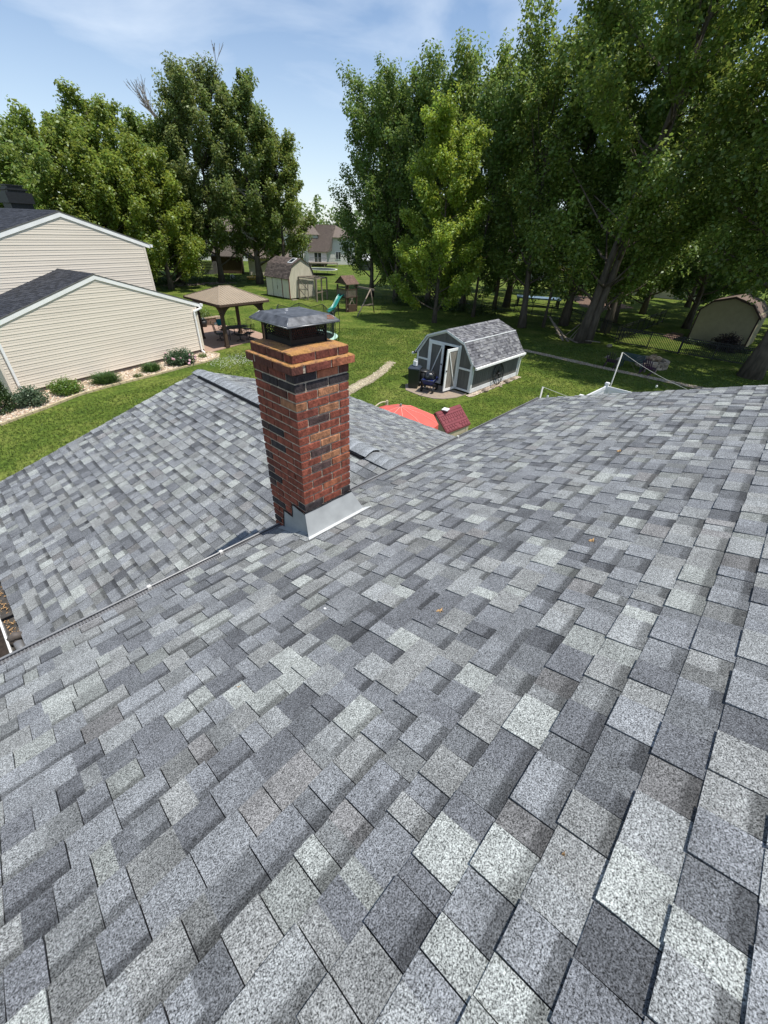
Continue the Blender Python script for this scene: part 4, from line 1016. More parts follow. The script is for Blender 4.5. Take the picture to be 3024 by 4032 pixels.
mb = MB(); mb.bb(-.24, .24, .27, .30, .62, 1.01); mb.bb(-.24, .24, .34, .37, .72, 1.03); mb.bb(-.24, .24, .29, .36, 1.0, 1.03); o = mb.build('towel', 'towel'); o.location = (14.45, 28.85, .05); o.rotation_euler = (0, 0, rad(5)); tag(o, 'teal towel hung over the back of a patio chair', 'towel')
# planter wall + pot
pl = thing('planter_wall', 'low brown block planter wall with pale cap stones behind the gazebo', 'planter', (14.6, 33.0, 0))
for r_ in range(3):
    for i in range(9):
        mb = MB(); x = -2.2+i*.42+(.2 if r_ % 2 else 0); mb.bb(x, x+.41, -.14, .14, .02+r_*.16, .17+r_*.16); mb.build('block', 'stoneblock', pl)
for i in range(7):
    mb = MB(); x = -2.2+i*.58; mb.bb(x, x+.57, -.17, .17, .5, .56); mb.build('cap_stone', 'capstone', pl)
mb = MB(); mb.bb(1.35, 1.72, -.2, .2, 0, .58); mb.build('pillar', 'capstone', pl)
shrub('planter_bush', 15.3, 33.7, 0.8, 0.95, 2500, 0.05, (0.12, 0.17, 0.035), 'yellow green bush behind the planter wall', 'bush', seed=21)
shrub('planter_bush', 13.9, 33.6, 0.7, 1.0, 2500, 0.05, (0.07, 0.12, 0.035), 'dark green bush behind the planter wall near the tan house', 'bush', seed=22)
pt = thing('plant_pot', 'black round plant pot on the patio in front of the planter wall', 'plant pot', (14.75, 32.45, .05))
mb = MB(); mb.tube([(0, 0, 0), (0, 0, .42)], [.2, .27], 14); mb.build('pot', 'black_metal', pt)
mb = MB(); mb.blob((0, 0, .48), (.22, .22, .16), 8, 5, 1, .3); mb.build('plant', 'bin_green', pt)

# ------------------------------------------------------------------ grey shed
SX0, SX1, SYR, SYL = 17.5, 22.25, 10.42, 13.88; YM = (SYR+SYL)/2
gs = thing('garden_shed', 'grey mini barn shed with one door standing open and a black wheel on its side', 'shed', (SX0, YM, 0))
HW = (SYL-SYR)/2; EVZ, KZ, PZ, KY = 1.42, 2.32, 2.72, HW-0.62
def gp_(off=0, ex=0):  # gambrel outline (local y,z)
    return [(-HW-ex, EVZ-off), (-KY-ex*.3, KZ-off), (0, PZ-off), (KY+ex*.3, KZ-off), (HW+ex, EVZ-off)]
LG = SX1-SX0
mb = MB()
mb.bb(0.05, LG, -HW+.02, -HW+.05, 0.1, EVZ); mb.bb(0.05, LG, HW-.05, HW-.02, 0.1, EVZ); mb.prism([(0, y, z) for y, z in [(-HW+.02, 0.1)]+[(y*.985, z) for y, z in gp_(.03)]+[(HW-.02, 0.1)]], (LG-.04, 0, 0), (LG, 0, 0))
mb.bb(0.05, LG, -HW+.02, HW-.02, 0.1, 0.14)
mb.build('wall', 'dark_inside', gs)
# side wall boards
nb = 24
for i in range(nb):
    x0 = .06+i*(LG-.1)/nb; x1 = x0+(LG-.1)/nb-.012
    mb = MB(); mb.bb(x0, x1, -HW-.004, -HW+.018, 0.2, EVZ+.02); mb.build('wall_board', 'greyboard', gs)
mb = MB(); mb.bb(.0, LG+.02, -HW-.03, -HW-.005, 0.06, .26); mb.build('base_trim', 'palegrey', gs)
for xa in (.0, LG-.1):
    mb = MB(); mb.bb(xa, xa+.12, -HW-.03, -HW-.005, .26, EVZ+.0); mb.build('corner_trim', 'palegrey', gs)
# front: boards (vertical), clipped to the gambrel; door opening between -1.0..0.9
def gz_at(y):
    a = abs(y)
    return PZ-(PZ-KZ)*a/KY if a < KY else KZ-(KZ-EVZ)*(a-KY)/(HW-KY)
DL, DR, DT = 0.92, -0.86, 2.02
y = -HW+.03
while y < HW-.05:
    y1 = min(y+.19, HW-.03); ym = (y+y1)/2
    zt = min(gz_at(y), gz_at(y1))-.05; zb = .12
    if DR-.02 < ym < DL+.02: zb = DT+.02
    if zt-zb > .03:
        zz0, zz1 = gz_at(y)-.05, gz_at(y1)-.05
        mb = MB(); mb.hexa([(0, y, zb), (.03, y, zb), (.03, y1-.01, zb), (0, y1-.01, zb), (0, y, zz0), (.03, y, zz0), (.03, y1-.01, zz1), (0, y1-.01, zz1)]); mb.build('wall_board', 'greyboard', gs)
    y += .19
def trim(parent, a, b, w_=.1, th=.025, x=-.018, m='palegrey', nm='trim'):
    mb = MB(); mb.beam((x, a[0], a[1]), (x, b[0], b[1]), th, w_, (0, -(b[1]-a[1]), (b[0]-a[0])) if True else (0, 0, 1)); return mb.build(nm, m, parent)
def yz_beam(parent, a, b, w_, x, th=.025, m='palegrey', nm='trim'):
    a = Vector((x, *a)); b = Vector((x, *b)); mb = MB(); d = (b-a).normalized(); up_ = Vector((1, 0, 0)).cross(d); mb.beam(a, b, th, w_, up_); return mb.build(nm, m, parent)
G_ = gp_(.06)
for i in range(4): yz_beam(gs, G_[i], G_[i+1], .11, -.02-.001*i)
yz_beam(gs, (-HW+.05, .1), (-HW+.05, EVZ-.04), .11, -.021); yz_beam(gs, (HW-.05, .1), (HW-.05, EVZ-.04), .11, -.021)
yz_beam(gs, (DL+.05, .1), (DL+.05, 2.18), .09, -.022); yz_beam(gs, (DR-.05, .1), (DR-.05, 2.18), .09, -.022)
yz_beam(gs, (DL+.1, 2.1), (DR-.1, 2.1), .1, -.026)
yz_beam(gs, (DL+.1, 1.15), (HW-.1, 1.15), .09, -.019); yz_beam(gs, (DR-.1, 1.15), (-HW+.1, 1.15), .09, -.019)
yz_beam(gs, (DL+.1, .15), (HW-.1, .15), .09, -.019); yz_beam(gs, (DR-.1, .15), (-HW+.1, .15), .09, -.019)
# doors
def shed_door(parent, w_, h, flip, m_board):
    """door in local x (0..w) z (0..h), thickness y"""
    mb = MB(); n_ = 5
    for i in range(n_): mb.bb(.02+i*(w_-.04)/n_, .02+(i+1)*(w_-.04)/n_-.008, -.01, .01, .02, h-.02)
    do = mb.build('door', m_board, parent); dr = MB()
    for a0, a1, b0, b1 in ((0, .1, 0, h), (w_-.1, w_, 0, h), (.1, w_-.1, 0, .1), (.1, w_-.1, h-.1, h)):
        dr.bb(a0, a1, -.025, .025, b0, b1)
    return do, dr
dl_e = MB()
def door_xf(mb, hinge, ang):
    c, s_ = math.cos(ang), math.sin(ang); mb.v = [(hinge[0]+x*c-y*s_, hinge[1]+x*s_+y*c, hinge[2]+z) for x, y, z in mb.v]; return mb
DW = (DL-DR)/2
for hinge, ang, m_b, lab in (((-.04, DL, .12), rad(-90), 'greyboard', None), ((-.05, DR, .12), rad(180-4), 'doorwood', 'weathered door leaf standing open')):
    b_ = MB(); n_ = 5
    for i in range(n_): b_.bb(.02+i*(DW-.04)/n_, .02+(i+1)*(DW-.04)/n_-.008, -.01, .01, .02, 1.96)
    door_xf(b_, hinge, ang); do = b_.build('door', m_b, gs)
    if lab: tag(do, label=lab)
    t_ = MB()
    for a0, a1, b0, b1 in ((0, .12, 0, 1.98), (DW-.12, DW, 0, 1.98), (.12, DW-.12, 0, .12), (.12, DW-.12, 1.86, 1.98)): t_.bb(a0, a1, -.024, .024, b0, b1)
    if ang < 0: t_.beam((.1, 0, .12), (DW-.12, 0, 1.86), .042, .095, (0, 1, 0))
    else: t_.beam((.1, 0, .12), (DW-.12, 0, 1.86), .042, .095, (0, 1, 0))
    door_xf(t_, hinge, ang); t_.build('door_frame', 'white' if lab else 'palegrey', do)
    k_ = MB(); k_.bb(DW-.09, DW-.03, -.05, .05, .95, 1.02); door_xf(k_, hinge, ang); k_.build('handle', 'black_metal', do)
# roof
rfm = MB(); G2 = gp_(-.01, .13)
fly = [(-HW-.20, EVZ-.05), (-HW-.08, EVZ+.02)]+[(-KY-.02, KZ+.02), (0, PZ+.02), (KY+.02, KZ+.02)]+[(HW+.08, EVZ+.02), (HW+.20, EVZ-.05)]
for i in range(6):
    (ya, za), (yb, zb) = fly[i], fly[i+1]
    rfm.prism([(0, ya, za), (0, yb, zb), (0, yb, zb-.03), (0, ya, za-.03)], (-.1, 0, 0), (LG+.08, 0, 0))
sro = rfm.build('roof', 'sealant', gs)
GT = [(0.22, 0.22, 0.232), (0.175, 0.177, 0.19), (0.135, 0.135, 0.147), (0.10, 0.10, 0.112), (0.19, 0.19, 0.2), (0.235, 0.235, 0.24)]
def shed_faces():
    out_ = []
    for i in (0, 1, 2, 3, 4, 5):
        (ya, za), (yb, zb) = fly[i], fly[i+1]
        if i > 2: (ya, za), (yb, zb) = (yb, zb), (ya, za)
        up_ = Vector((0, yb-ya, zb-za)); ln = up_.length; up_.normalize()
        n_v = Vector((0, -(zb-za), (yb-ya))).normalized()
        if n_v.z < 0: n_v = -n_v
        O_ = Vector((0, ya, za))+n_v*.003+WM[gs].translation
        U_ = Vector((1, 0, 0)) if i <= 2 else Vector((-1, 0, 0))
        nc = max(1, round(ln/.14)); e_ = ln/nc
        ur = (lambda k: (-.12, LG+.1)) if i <= 2 else (lambda k: (-LG-.1, .12))
        out_.append((shingle_pieces(O_, U_, up_, n_v, nc, ur, e=e_, seed=50+i, wr=(.13, .33), band=.3, tones=GT, thick=(.016, .007)), i))
    return out_
rest = []; cnt = 0
for pc_, i in shed_faces():
    if i <= 2:
        for p in pc_:
            if cnt < 300: mb = MB(); mb.add(p[0], p[1], p[2]); mb.build('shingle', 'shingle_far', sro, True); cnt += 1
            else: rest.append(p)
    else: rest += pc_
merge(rest, 'shingle_field', 'shingle_far', sro)
for i in (1, 2):
    (ya, za), (yb, zb) = fly[i], fly[i+1]
mb = MB(); mb.bb(-.12, LG+.1, -KY-.045, -KY+.005, KZ+.022, KZ+.05); mb.build('knee_flashing', 'palegrey', sro)
mb = MB()
for k_ in range(34):
    x = -.12+k_*.145; mb.prism([(x, -.13, PZ-.02), (x, 0, PZ+.05), (x, .13, PZ-.02)], (0, 0, 0), (.14, 0, 0.006), random.Random(k_).choice(GT))
mb.build('ridge_cap', 'shingle_far', sro)
mb = MB(); mb.bb(-.12, LG+.1, -HW-.30, -HW-.20, EVZ-.16, EVZ-.07); mb.build('gutter', 'white', gs)
mb = MB(); mb.bb(-.12, LG+.1, HW+.20, HW+.30, EVZ-.16, EVZ-.07); mb.build('gutter', 'palegrey', gs)
mb = MB(); mb.beam((LG+.04, -HW-.25, EVZ-.2), (LG+.04, -HW-.08, EVZ-.42), .06, .06); mb.beam((LG+.04, -HW-.07, EVZ-.4), (LG+.04, -HW-.07, .1), .06, .06); mb.build('downspout', 'white', gs)
for i in (1, 2, 3, 4):
    (ya, za), (yb, zb) = fly[i], fly[i+1]; mb = MB(); mb.prism([(-.1, ya, za+.012), (-.1, yb, zb+.012), (-.1, yb, zb-.07), (-.1, ya, za-.07)], (-.022, 0, 0), (0, 0, 0)); mb.build('rake_trim', 'palegrey', sro)
# wagon wheel leaning on the shed side
wh = thing('wagon_wheel', 'black spoked wagon wheel leaning on the side of the grey shed', 'wheel', (20.0, SYR-.16, 0.05))
def ring_pts(r, n_, ty=0.0): return [(r*math.cos(2*math.pi*i/n_), ty, .54+r*math.sin(2*math.pi*i/n_)) for i in range(n_+1)]
mb = MB(); mb.tube(ring_pts(.53, 28), .024, 6, cap=False); mb.build('rim', 'black_metal', wh)
mb = MB(); mb.tube([(0, -.07, .54), (0, .07, .54)], .06, 10); mb.build('hub', 'black_metal', wh)
for i in range(14):
    a = 2*math.pi*i/14; mb = MB(); mb.tube([(.05*math.cos(a), 0, .54+.05*math.sin(a)), (.52*math.cos(a), 0, .54+.52*math.sin(a))], .014, 5); mb.build('spoke', 'black_metal', wh)
wh.rotation_euler = (rad(-7), 0, 0)
# pad, rocks along the wall
o = sheet('stone_pad', [(15.55, 12.9), (15.45, 11.9), (15.62, 11.2), (15.95, 10.85), (16.6, 10.55), (17.45, 10.5), (17.5, 13.4), (16.2, 13.5)], .03, 'slab', None, .03); tag(o, kind='structure')
def shed_peb(rg):
    return np.array([17.2+rg.random()*5.2, SYR-.02-rg.random()**1.5*.3])
tag(stones('shed_pebbles', shed_peb, 1500, .035, [(.45, .36, .27), (.3, .23, .18), (.55, .48, .4)], .02, 12), kind='stuff')
for i, (x, y, r_, lb) in enumerate([(20.85, 10.15, .17, 'brown rock right of the wagon wheel'), (18.55, 10.12, .16, 'grey rock by the near corner of the shed side'), (19.3, 10.17, .12, 'small rock between the near corner rock and the wagon wheel'), (21.6, 10.2, .13, 'rock near the far corner of the shed side'), (19.85, 9.98, .08, 'smallest rock just in front of the wagon wheel')]):
    mb = MB(); mb.blob((0, 0, r_*.4), (r_*1.3, r_, r_*.7), 8, 5, i, .22); o = mb.build('rock', 'slab'); o.location = (x, y, 0); tag(o, lb, 'rock', 'rocks along the shed side')
# bins, cart, jug
def bin_(x, y, rz, label, s=1.0):
    t = thing('wheelie_bin', label, 'trash can', (x, y, .03), rz)
    mb = MB(); P = []
    for (hw, hd, z) in ((.23, .27, .02), (.27, .33, .9)): P += [(-hw, -hd, z*s), (hw, -hd, z*s), (hw, hd, z*s), (-hw, hd, z*s)]
    mb.hexa(P); mb.build('body', 'bin_green', t)
    mb = MB(); mb.bb(-.3, .3, -.36, .34, .9*s, .95*s); P = [(-.28, -.33, .95*s), (.28, -.33, .95*s), (.28, .32, .95*s), (-.28, .32, .95*s), (-.2, -.2, 1.01*s), (.2, -.2, 1.01*s), (.2, .22, 1.02*s), (-.2, .22, 1.02*s)]; mb.hexa(P); mb.build('lid', 'bin_lid', t)
    mb = MB(); mb.tube([(-.26, .4, .88*s), (.26, .4, .88*s)], .018, 6); mb.build('handle', 'bin_green', t)
    for sx in (-1, 1): mb = MB(); mb.tube([(sx*.24, .28, .12), (sx*.31, .28, .12)], .12, 12); mb.build('wheel', 'black_metal', t)
    mb = MB(); mb.bb(-.12, .12, -.30, -.285, .52*s, .58*s); mb.build('grip', 'black_metal', t); return t
b1 = bin_(16.22, 12.95, rad(-62), 'tall dark green wheeled trash can with a white jug on its lid', 1.04)
mb = MB(); P = []
for k_ in range(10): a = 2*math.pi*k_/10; P.append((-.271, .09+.05*math.cos(a), .62+.05*math.sin(a)))
mb.prism(P, (-.004, 0, 0), (.0, 0, 0)); mb.build('sticker', 'jug', b1)
b2 = thing('bucket_bin', 'low round black bin between the trash can and the shed door', 'trash can', (16.85, 12.85, .03))
mb = MB(); mb.tube([(0, 0, 0), (0, 0, .7)], [.22, .27], 14); mb.build('body', 'black_metal', b2)
mb = MB(); mb.tube([(0, 0, .7), (0, 0, .74), (0, 0, .79)], [.29, .28, .12], 14); mb.build('lid', 'black_metal', b2)
jg = thing('white_jug', 'white plastic jug standing on the trash can lid', 'jug', (16.18, 12.92, 1.10))
mb = MB(); mb.bb(-.07, .07, -.1, .1, 0, .24); mb.build('body', 'jug', jg, bevel=.02)
mb = MB(); mb.tube([(0, .05, .24), (0, .05, .33)], .025, 8); mb.tube([(0, -.06, .22), (0, -.1, .3), (0, -.03, .32), (0, .03, .29)], .015, 6); mb.build('spout', 'jug', jg)
ctt = thing('garden_cart', 'blue plastic garden cart loaded with black bags before the shed door', 'cart', (16.35, 12.05, .03), rad(20))
mb = MB(); P = []
for hw, hd, z in ((.22, .32, .38), (.33, .46, .62)): P += [(-hd, -hw, z), (hd, -hw, z), (hd, hw, z), (-hd, hw, z)]
mb.hexa(P); mb.build('tray', 'blue', ctt, bevel=.02)
mb = MB(); mb.tube([(-.5, -.3, .63), (.5, -.3, .63), (.5, .3, .63), (-.5, .3, .63), (-.5, -.3, .63)], .02, 6); mb.build('rim', 'bin_lid', ctt)
for sx in (-.3, .3):
    for sy in (-.3, .3):
        mb = MB(); mb.tube([(sx, sy-.03, .15), (sx, sy+.03, .15)], .15, 12); mb.build('wheel', 'black_metal', ctt)
mb = MB(); mb.tube([(-.3, -.3, .15), (-.3, .3, .15)], .015, 5); mb.tube([(.3, -.3, .15), (.3, .3, .15)], .015, 5); mb.tube([(-.3, 0, .15), (-.2, 0, .38)], .02, 5); mb.tube([(.3, 0, .15), (.2, 0, .38)], .02, 5); mb.tube([(-.3, -.2, .2), (.3, .2, .36)], .015, 5); mb.tube([(.3, -.2, .2), (-.3, .2, .36)], .015, 5); mb.build('frame', 'black_metal', ctt)
mb = MB(); mb.tube([(-.35, 0, .2), (-.75, -.05, .45), (-.95, -.05, .42)], .016, 6); mb.tube([(-.95, -.15, .42), (-.95, .05, .42)], .016, 6); mb.build('handle', 'black_metal', ctt)
mb = MB(); mb.smooth = True; mb.blob((0, 0, .72), (.40, .28, .24), 12, 8, 4, .16); mb.blob((-.22, -.06, .80), (.16, .16, .16), 9, 6, 5, .2); o = mb.build('rubbish_bag', 'bag'); o.location = (16.35, 12.05, .03); o.rotation_euler = (0, 0, rad(20)); tag(o, 'shiny black rubbish bag heaped in the blue cart', 'bag')

# ------------------------------------------------------------------ cream shed, kennel
cs = thing('cream_shed', 'cream barn shed with brown shingle roof beyond the gazebo', 'shed', (28.58, 40.71, 0), rad(3.95))
CWD, CLN = 3.5, 3.95; CE, CK, CP, CKX = 2.05, 3.15, 3.72, .58
def cg(x): 
    a = min(x, CWD-x); return CE+(CK-CE)*a/CKX if a < CKX else CK+(CP-CK)*(a-CKX)/(CWD/2-CKX)
mb = MB(); out_p = [(0, 0, .1), (CWD, 0, .1), (CWD, 0, CE), (CWD-CKX, 0, CK), (CWD/2, 0, CP), (CKX, 0, CK), (0, 0, CE)]
mb.prism(out_p, (0, .01, 0), (0, CLN, 0)); mb.build('wall', 'cream', cs)
for i in range(17):
    x0 = i*CWD/17; x1 = x0+CWD/17-.015
    mb = MB(); mb.hexa([(x0, -.012, .12), (x1, -.012, .12), (x1, .01, .12), (x0, .01, .12), (x0, -.012, cg(x0)), (x1, -.012, cg(x1)), (x1, .01, cg(x1)), (x0, .01, cg(x0))]); mb.build('wall_board', 'cream', cs)
for i in range(12):
    y0 = i*CLN/12; mb = MB(); mb.bb(-.012, .0, y0, y0+CLN/12-.012, .12, CE); mb.build('wall_board', 'cream', cs)
mb = MB(); mb.bb(-.035, .03, -.03, .06, .05, CE); mb.build('corner_trim', 'redtrim', cs)
mb = MB(); mb.bb(-.035, .03, CLN-.06, CLN+.03, .05, CE); mb.build('corner_trim', 'browntrim', cs)
for yy in (1.18, 2.80): mb = MB(); mb.bb(-.035, -.012, yy-.04, yy+.04, .1, CE-.02); mb.build('door_trim', 'browntrim' if yy > 2 else 'redtrim', cs)
for yy in (1.23, 2.0):
    mb = MB(); mb.bb(-.04, -.012, yy, yy+.75, .15, CE-.12); d_ = mb.build('door', 'creamdark', cs)
    mb = MB(); mb.bb(-.055, -.04, yy, yy+.08, .15, CE-.12); mb.bb(-.055, -.04, yy+.67, yy+.75, .15, CE-.12); mb.bb(-.055, -.04, yy+.08, yy+.67, .15, .25); mb.bb(-.055, -.04, yy+.08, yy+.67, CE-.22, CE-.12); mb.build('door_frame', 'creamdark', d_)
mb = MB(); mb.tube([(-.07, 1.97, 1.2), (-.08, 1.93, 1.05), (-.07, 2.02, .95), (-.07, 1.98, .85)], .022, 5); mb.build('handle', 'black_metal', cs)
rf = MB(); rf.cur = (.1, .075, .065); fl_ = [(-.14, CE-.12), (CKX-.06, CK+.03), (CWD/2, CP+.05), (CWD-CKX+.06, CK+.03), (CWD+.14, CE-.12)]
for i in range(4):
    (xa, za), (xb, zb) = fl_[i], fl_[i+1]; rf.prism([(xa, -.1, za), (xb, -.1, zb), (xb, -.1, zb-.05), (xa, -.1, za-.05)], (0, 0, 0), (0, CLN+.2, 0), (.1, .078, .068))
cro = rf.build('roof', 'brownroof', cs)
rf = MB(); rg = random.Random(9)
for i in range(4):
    (xa, za), (xb, zb) = (fl_[i], fl_[i+1]) if i < 2 else (fl_[i+1], fl_[i])
    up_ = Vector((xb-xa, 0, zb-za)); ln = up_.length; up_.normalize(); nn_ = Vector((-(zb-za), 0, xb-xa)).normalized()
    if nn_.z < 0: nn_ = -nn_
    for k_ in range(int(ln/.14)):
        y = -.1
        while y < CLN+.1:
            yb_ = min(y+rg.uniform(.25, .35), CLN+.1); g = rg.uniform(.6, 1.3); o_ = Vector((xa, 0, za))+up_*(.14*k_); p_ = o_+nn_*.022; q_ = o_+up_*.15+nn_*.004
            rf.add([(p_.x, y, p_.z), (p_.x, yb_, p_.z), (q_.x, yb_, q_.z), (q_.x, y, q_.z), (o_.x, y, o_.z), (o_.x, yb_, o_.z)], [(0, 1, 2, 3), (0, 1, 5, 4)], (.115*g, .09*g, .078*g)); y = yb_
tag(rf.build('shingle_field', 'brownroof', cro), kind='stuff')
mb = MB(); A = Vector((1.05, .35, 0)); 
def crz(x): return CK+.03+(x-CKX+.06)*(CP+.02-CK)/(CWD/2-CKX+.06)
mb.hexa([(.75, .25, crz(.75)+.03), (1.55, .25, crz(1.55)+.03), (1.55, .95, crz(1.55)+.03), (.75, .95, crz(.75)+.03), (.75, .25, crz(.75)+.09), (1.55, .25, crz(1.55)+.09), (1.55, .95, crz(1.55)+.09), (.75, .95, crz(.75)+.09)]); sk = mb.build('skylight', 'palegrey', cs)
mb = MB(); mb.hexa([(.83, .33, crz(.83)+.09), (1.47, .33, crz(1.47)+.09), (1.47, .87, crz(1.47)+.09), (.83, .87, crz(.83)+.09), (.83, .33, crz(.83)+.1), (1.47, .33, crz(1.47)+.1), (1.47, .87, crz(1.47)+.1), (.83, .87, crz(.83)+.1)]); mb.build('pane', 'glass', sk)
mb = MB(); mb.bb(-.2, .55, -.6, -.3, 0, .05); o = mb.build('board_step', 'wood_grey', cs)
kn = thing('wire_kennel', 'weathered wooden kennel frame with wire mesh beside the cream shed', 'kennel', (29.7, 40.6, 0))
KP = [(0, 0), (0.35, -2.6), (2.5, -1.7), (2.35, 0.1), (1.4, -2.15)]
for px, py in KP: mb = MB(); mb.bb(px-.06, px+.06, py-.06, py+.06, 0, 2.1); mb.build('post', 'wood_grey', kn)
for a, b in (((0, 0), (.35, -2.6)), ((.35, -2.6), (2.5, -1.7)), ((2.5, -1.7), (2.35, .1)), ((0, 0), (2.35, .1)), ((.18, -1.3), (2.4, -.8)), ((1.2, 0), (1.4, -2.15))):
    mb = MB(); mb.beam((*a, 2.12), (*b, 2.12), .1, .1); mb.build('rail', 'wood_grey', kn)
for a, b in (((.35, -2.6), (2.5, -1.7)),): mb = MB(); mb.beam((*a, .85), (*b, .85), .05, .09); mb.build('rail', 'wood_grey', kn)
ms = MB()
for i in range(26):
    for s_ in (1, -1):
        y0 = -i*.1; z0, z1 = (.1, 2.0); ms.beam((0.35*(i*.1/2.6), y0, z0 if s_ > 0 else z1), (0.35*(i*.1+.6)/2.6, max(-2.6, y0-.6), z1 if s_ > 0 else z0), .006, .006)
tag(ms.build('wire_mesh', 'alu', kn), kind='stuff')
gtk = MB(); 
for a, b in (((.0, -.05, .1), (.22, -1.3, .1)), ((.0, -.05, 1.9), (.22, -1.3, 1.9)), ((.0, -.05, .1), (0, -.05, 1.9)), ((.22, -1.3, .1), (.22, -1.3, 1.9)), ((.0, -.05, 1.0), (.22, -1.3, 1.0)), ((0, -.05, 1.9), (.22, -1.3, 1.0)), ((0, -.05, 1.0), (.22, -1.3, .1))): gtk.beam(a, b, .06, .06)
gtk.build('gate', 'wood_grey', kn)

# ------------------------------------------------------------------ playset, trampolines
ps = thing('playset', 'wooden playset with teal slide, roofed tower and swing beam', 'playset', (29.1, 32.2, 0))
for sx in (-.65, .65):
    for sy in (-.6, .6): mb = MB(); mb.bb(sx-.06, sx+.06, sy-.06, sy+.06, 0, 2.25); mb.build('post', 'wood_brown', ps)
mb = MB(); mb.bb(-.75, .75, -.7, .7, 1.2, 1.28); mb.build('deck', 'wood_brown', ps)
for i in range(9): mb = MB(); mb.bb(-.68+i*.16, -.62+i*.16, -.7, -.66, 1.28, 1.85); mb.build('railing_slat', 'wood_grey', ps)
for i in range(8): mb = MB(); mb.bb(-.72, -.68, -.6+i*.16, -.54+i*.16, 1.28, 1.85); mb.build('railing_slat', 'wood_grey', ps)
mb = MB(); mb.bb(-.76, .76, -.72, -.66, 1.85, 1.93); mb.bb(-.76, -.68, -.7, .7, 1.85, 1.93); mb.build('handrail', 'wood_brown', ps)
rf = MB(); 
rf.prism([(-.8, -.85, 2.3), (-.8, 0, 2.95), (.8, 0, 2.95), (.8, -.85, 2.3)], (0, 0, 0), (0, 0, .03), (.14, .09, .07)); rf.prism([(-.8, .85, 2.3), (-.8, 0, 2.95), (.8, 0, 2.95), (.8, .85, 2.3)], (0, 0, 0), (0, 0, .03), (.14, .09, .07))
rf.build('roof', 'brownroof', ps)
mb = MB(); mb.prism([(-.72, -.75, 2.32), (-.72, .75, 2.32), (-.72, 0, 2.9)], (0, 0, 0), (.03, 0, 0)); mb.build('gable_panel', 'wood_brown', ps)
mb = MB(); mb.bb(-.5, .5, -.75, -.3, .0, .62); mb.build('playhouse_box', 'wood_brown', ps)
for s_ in (-1, 1): mb = MB(); mb.beam((s_*.6, -.66, .2), (-s_*.1, -.66, 1.2), .05, .08, (0, 1, 0)); mb.build('cross_brace', 'wood_grey', ps)
sl_ = MB(); sl_.smooth = True; n_ = 16; prof = [(-.24, .16), (-.22, .03), (-.12, 0), (.12, 0), (.22, .03), (.24, .16)]
V = []; 
for i in range(n_+1):
    t = i/n_; px, py = -.7-2.2*t, -.55*t-0.1; pz_ = 1.28*(1-t)+.1+.13*math.sin(t*math.pi*2.3)*(1-t*.3); 
    for (u_, h_) in prof: V.append((px+u_*.24, py-u_*.97, max(.05, pz_)+h_))
F = []
for i in range(n_):
    for j in range(5): a = i*6+j; F.append((a, a+1, a+7, a+6))
sl_.add(V, F); so_ = sl_.build('slide', 'teal', ps); md = so_.modifiers.new('thick', 'SOLIDIFY'); md.thickness = .025
mb = MB(); mb.beam((.65, -.3, 2.1), (-1.2+2.2, -2.6, 2.0), .1, .14); mb.build('swing_beam', 'wood_grey', ps)
for (fx, fy) in ((-1.35, -2.85), (1.45, -2.25)): mb = MB(); mb.tube([(.62, -2.5, 2.05), (fx, fy, 0)], .055, 5); mb.build('beam_leg', 'wood_grey', ps)
ps_l = MB(); ps_l.tube([(.62, -2.5, 2.05), (.3, -1.95, .8)], .05, 5); ps_l.build('beam_leg', 'wood_grey', ps)
mb = MB(); mb.beam((-.42, -2.65, .8), (1.1, -2.38, .8), .05, .1); mb.build('cross_brace', 'wood_grey', ps)
mb = MB()
for q in (.3, .45, .62, .78): 
    bx, by = .65+.3*q, -.3-2.3*q; mb.tube([(bx, by, 2.0), (bx, by, .55)], .008, 4)
mb.build('swing_rope', 'black_metal', ps)
mb = MB(); mb.bb(.72, .84, -1.35, -.95, .5, .54); mb.build('swing_seat', 'black_metal', ps)

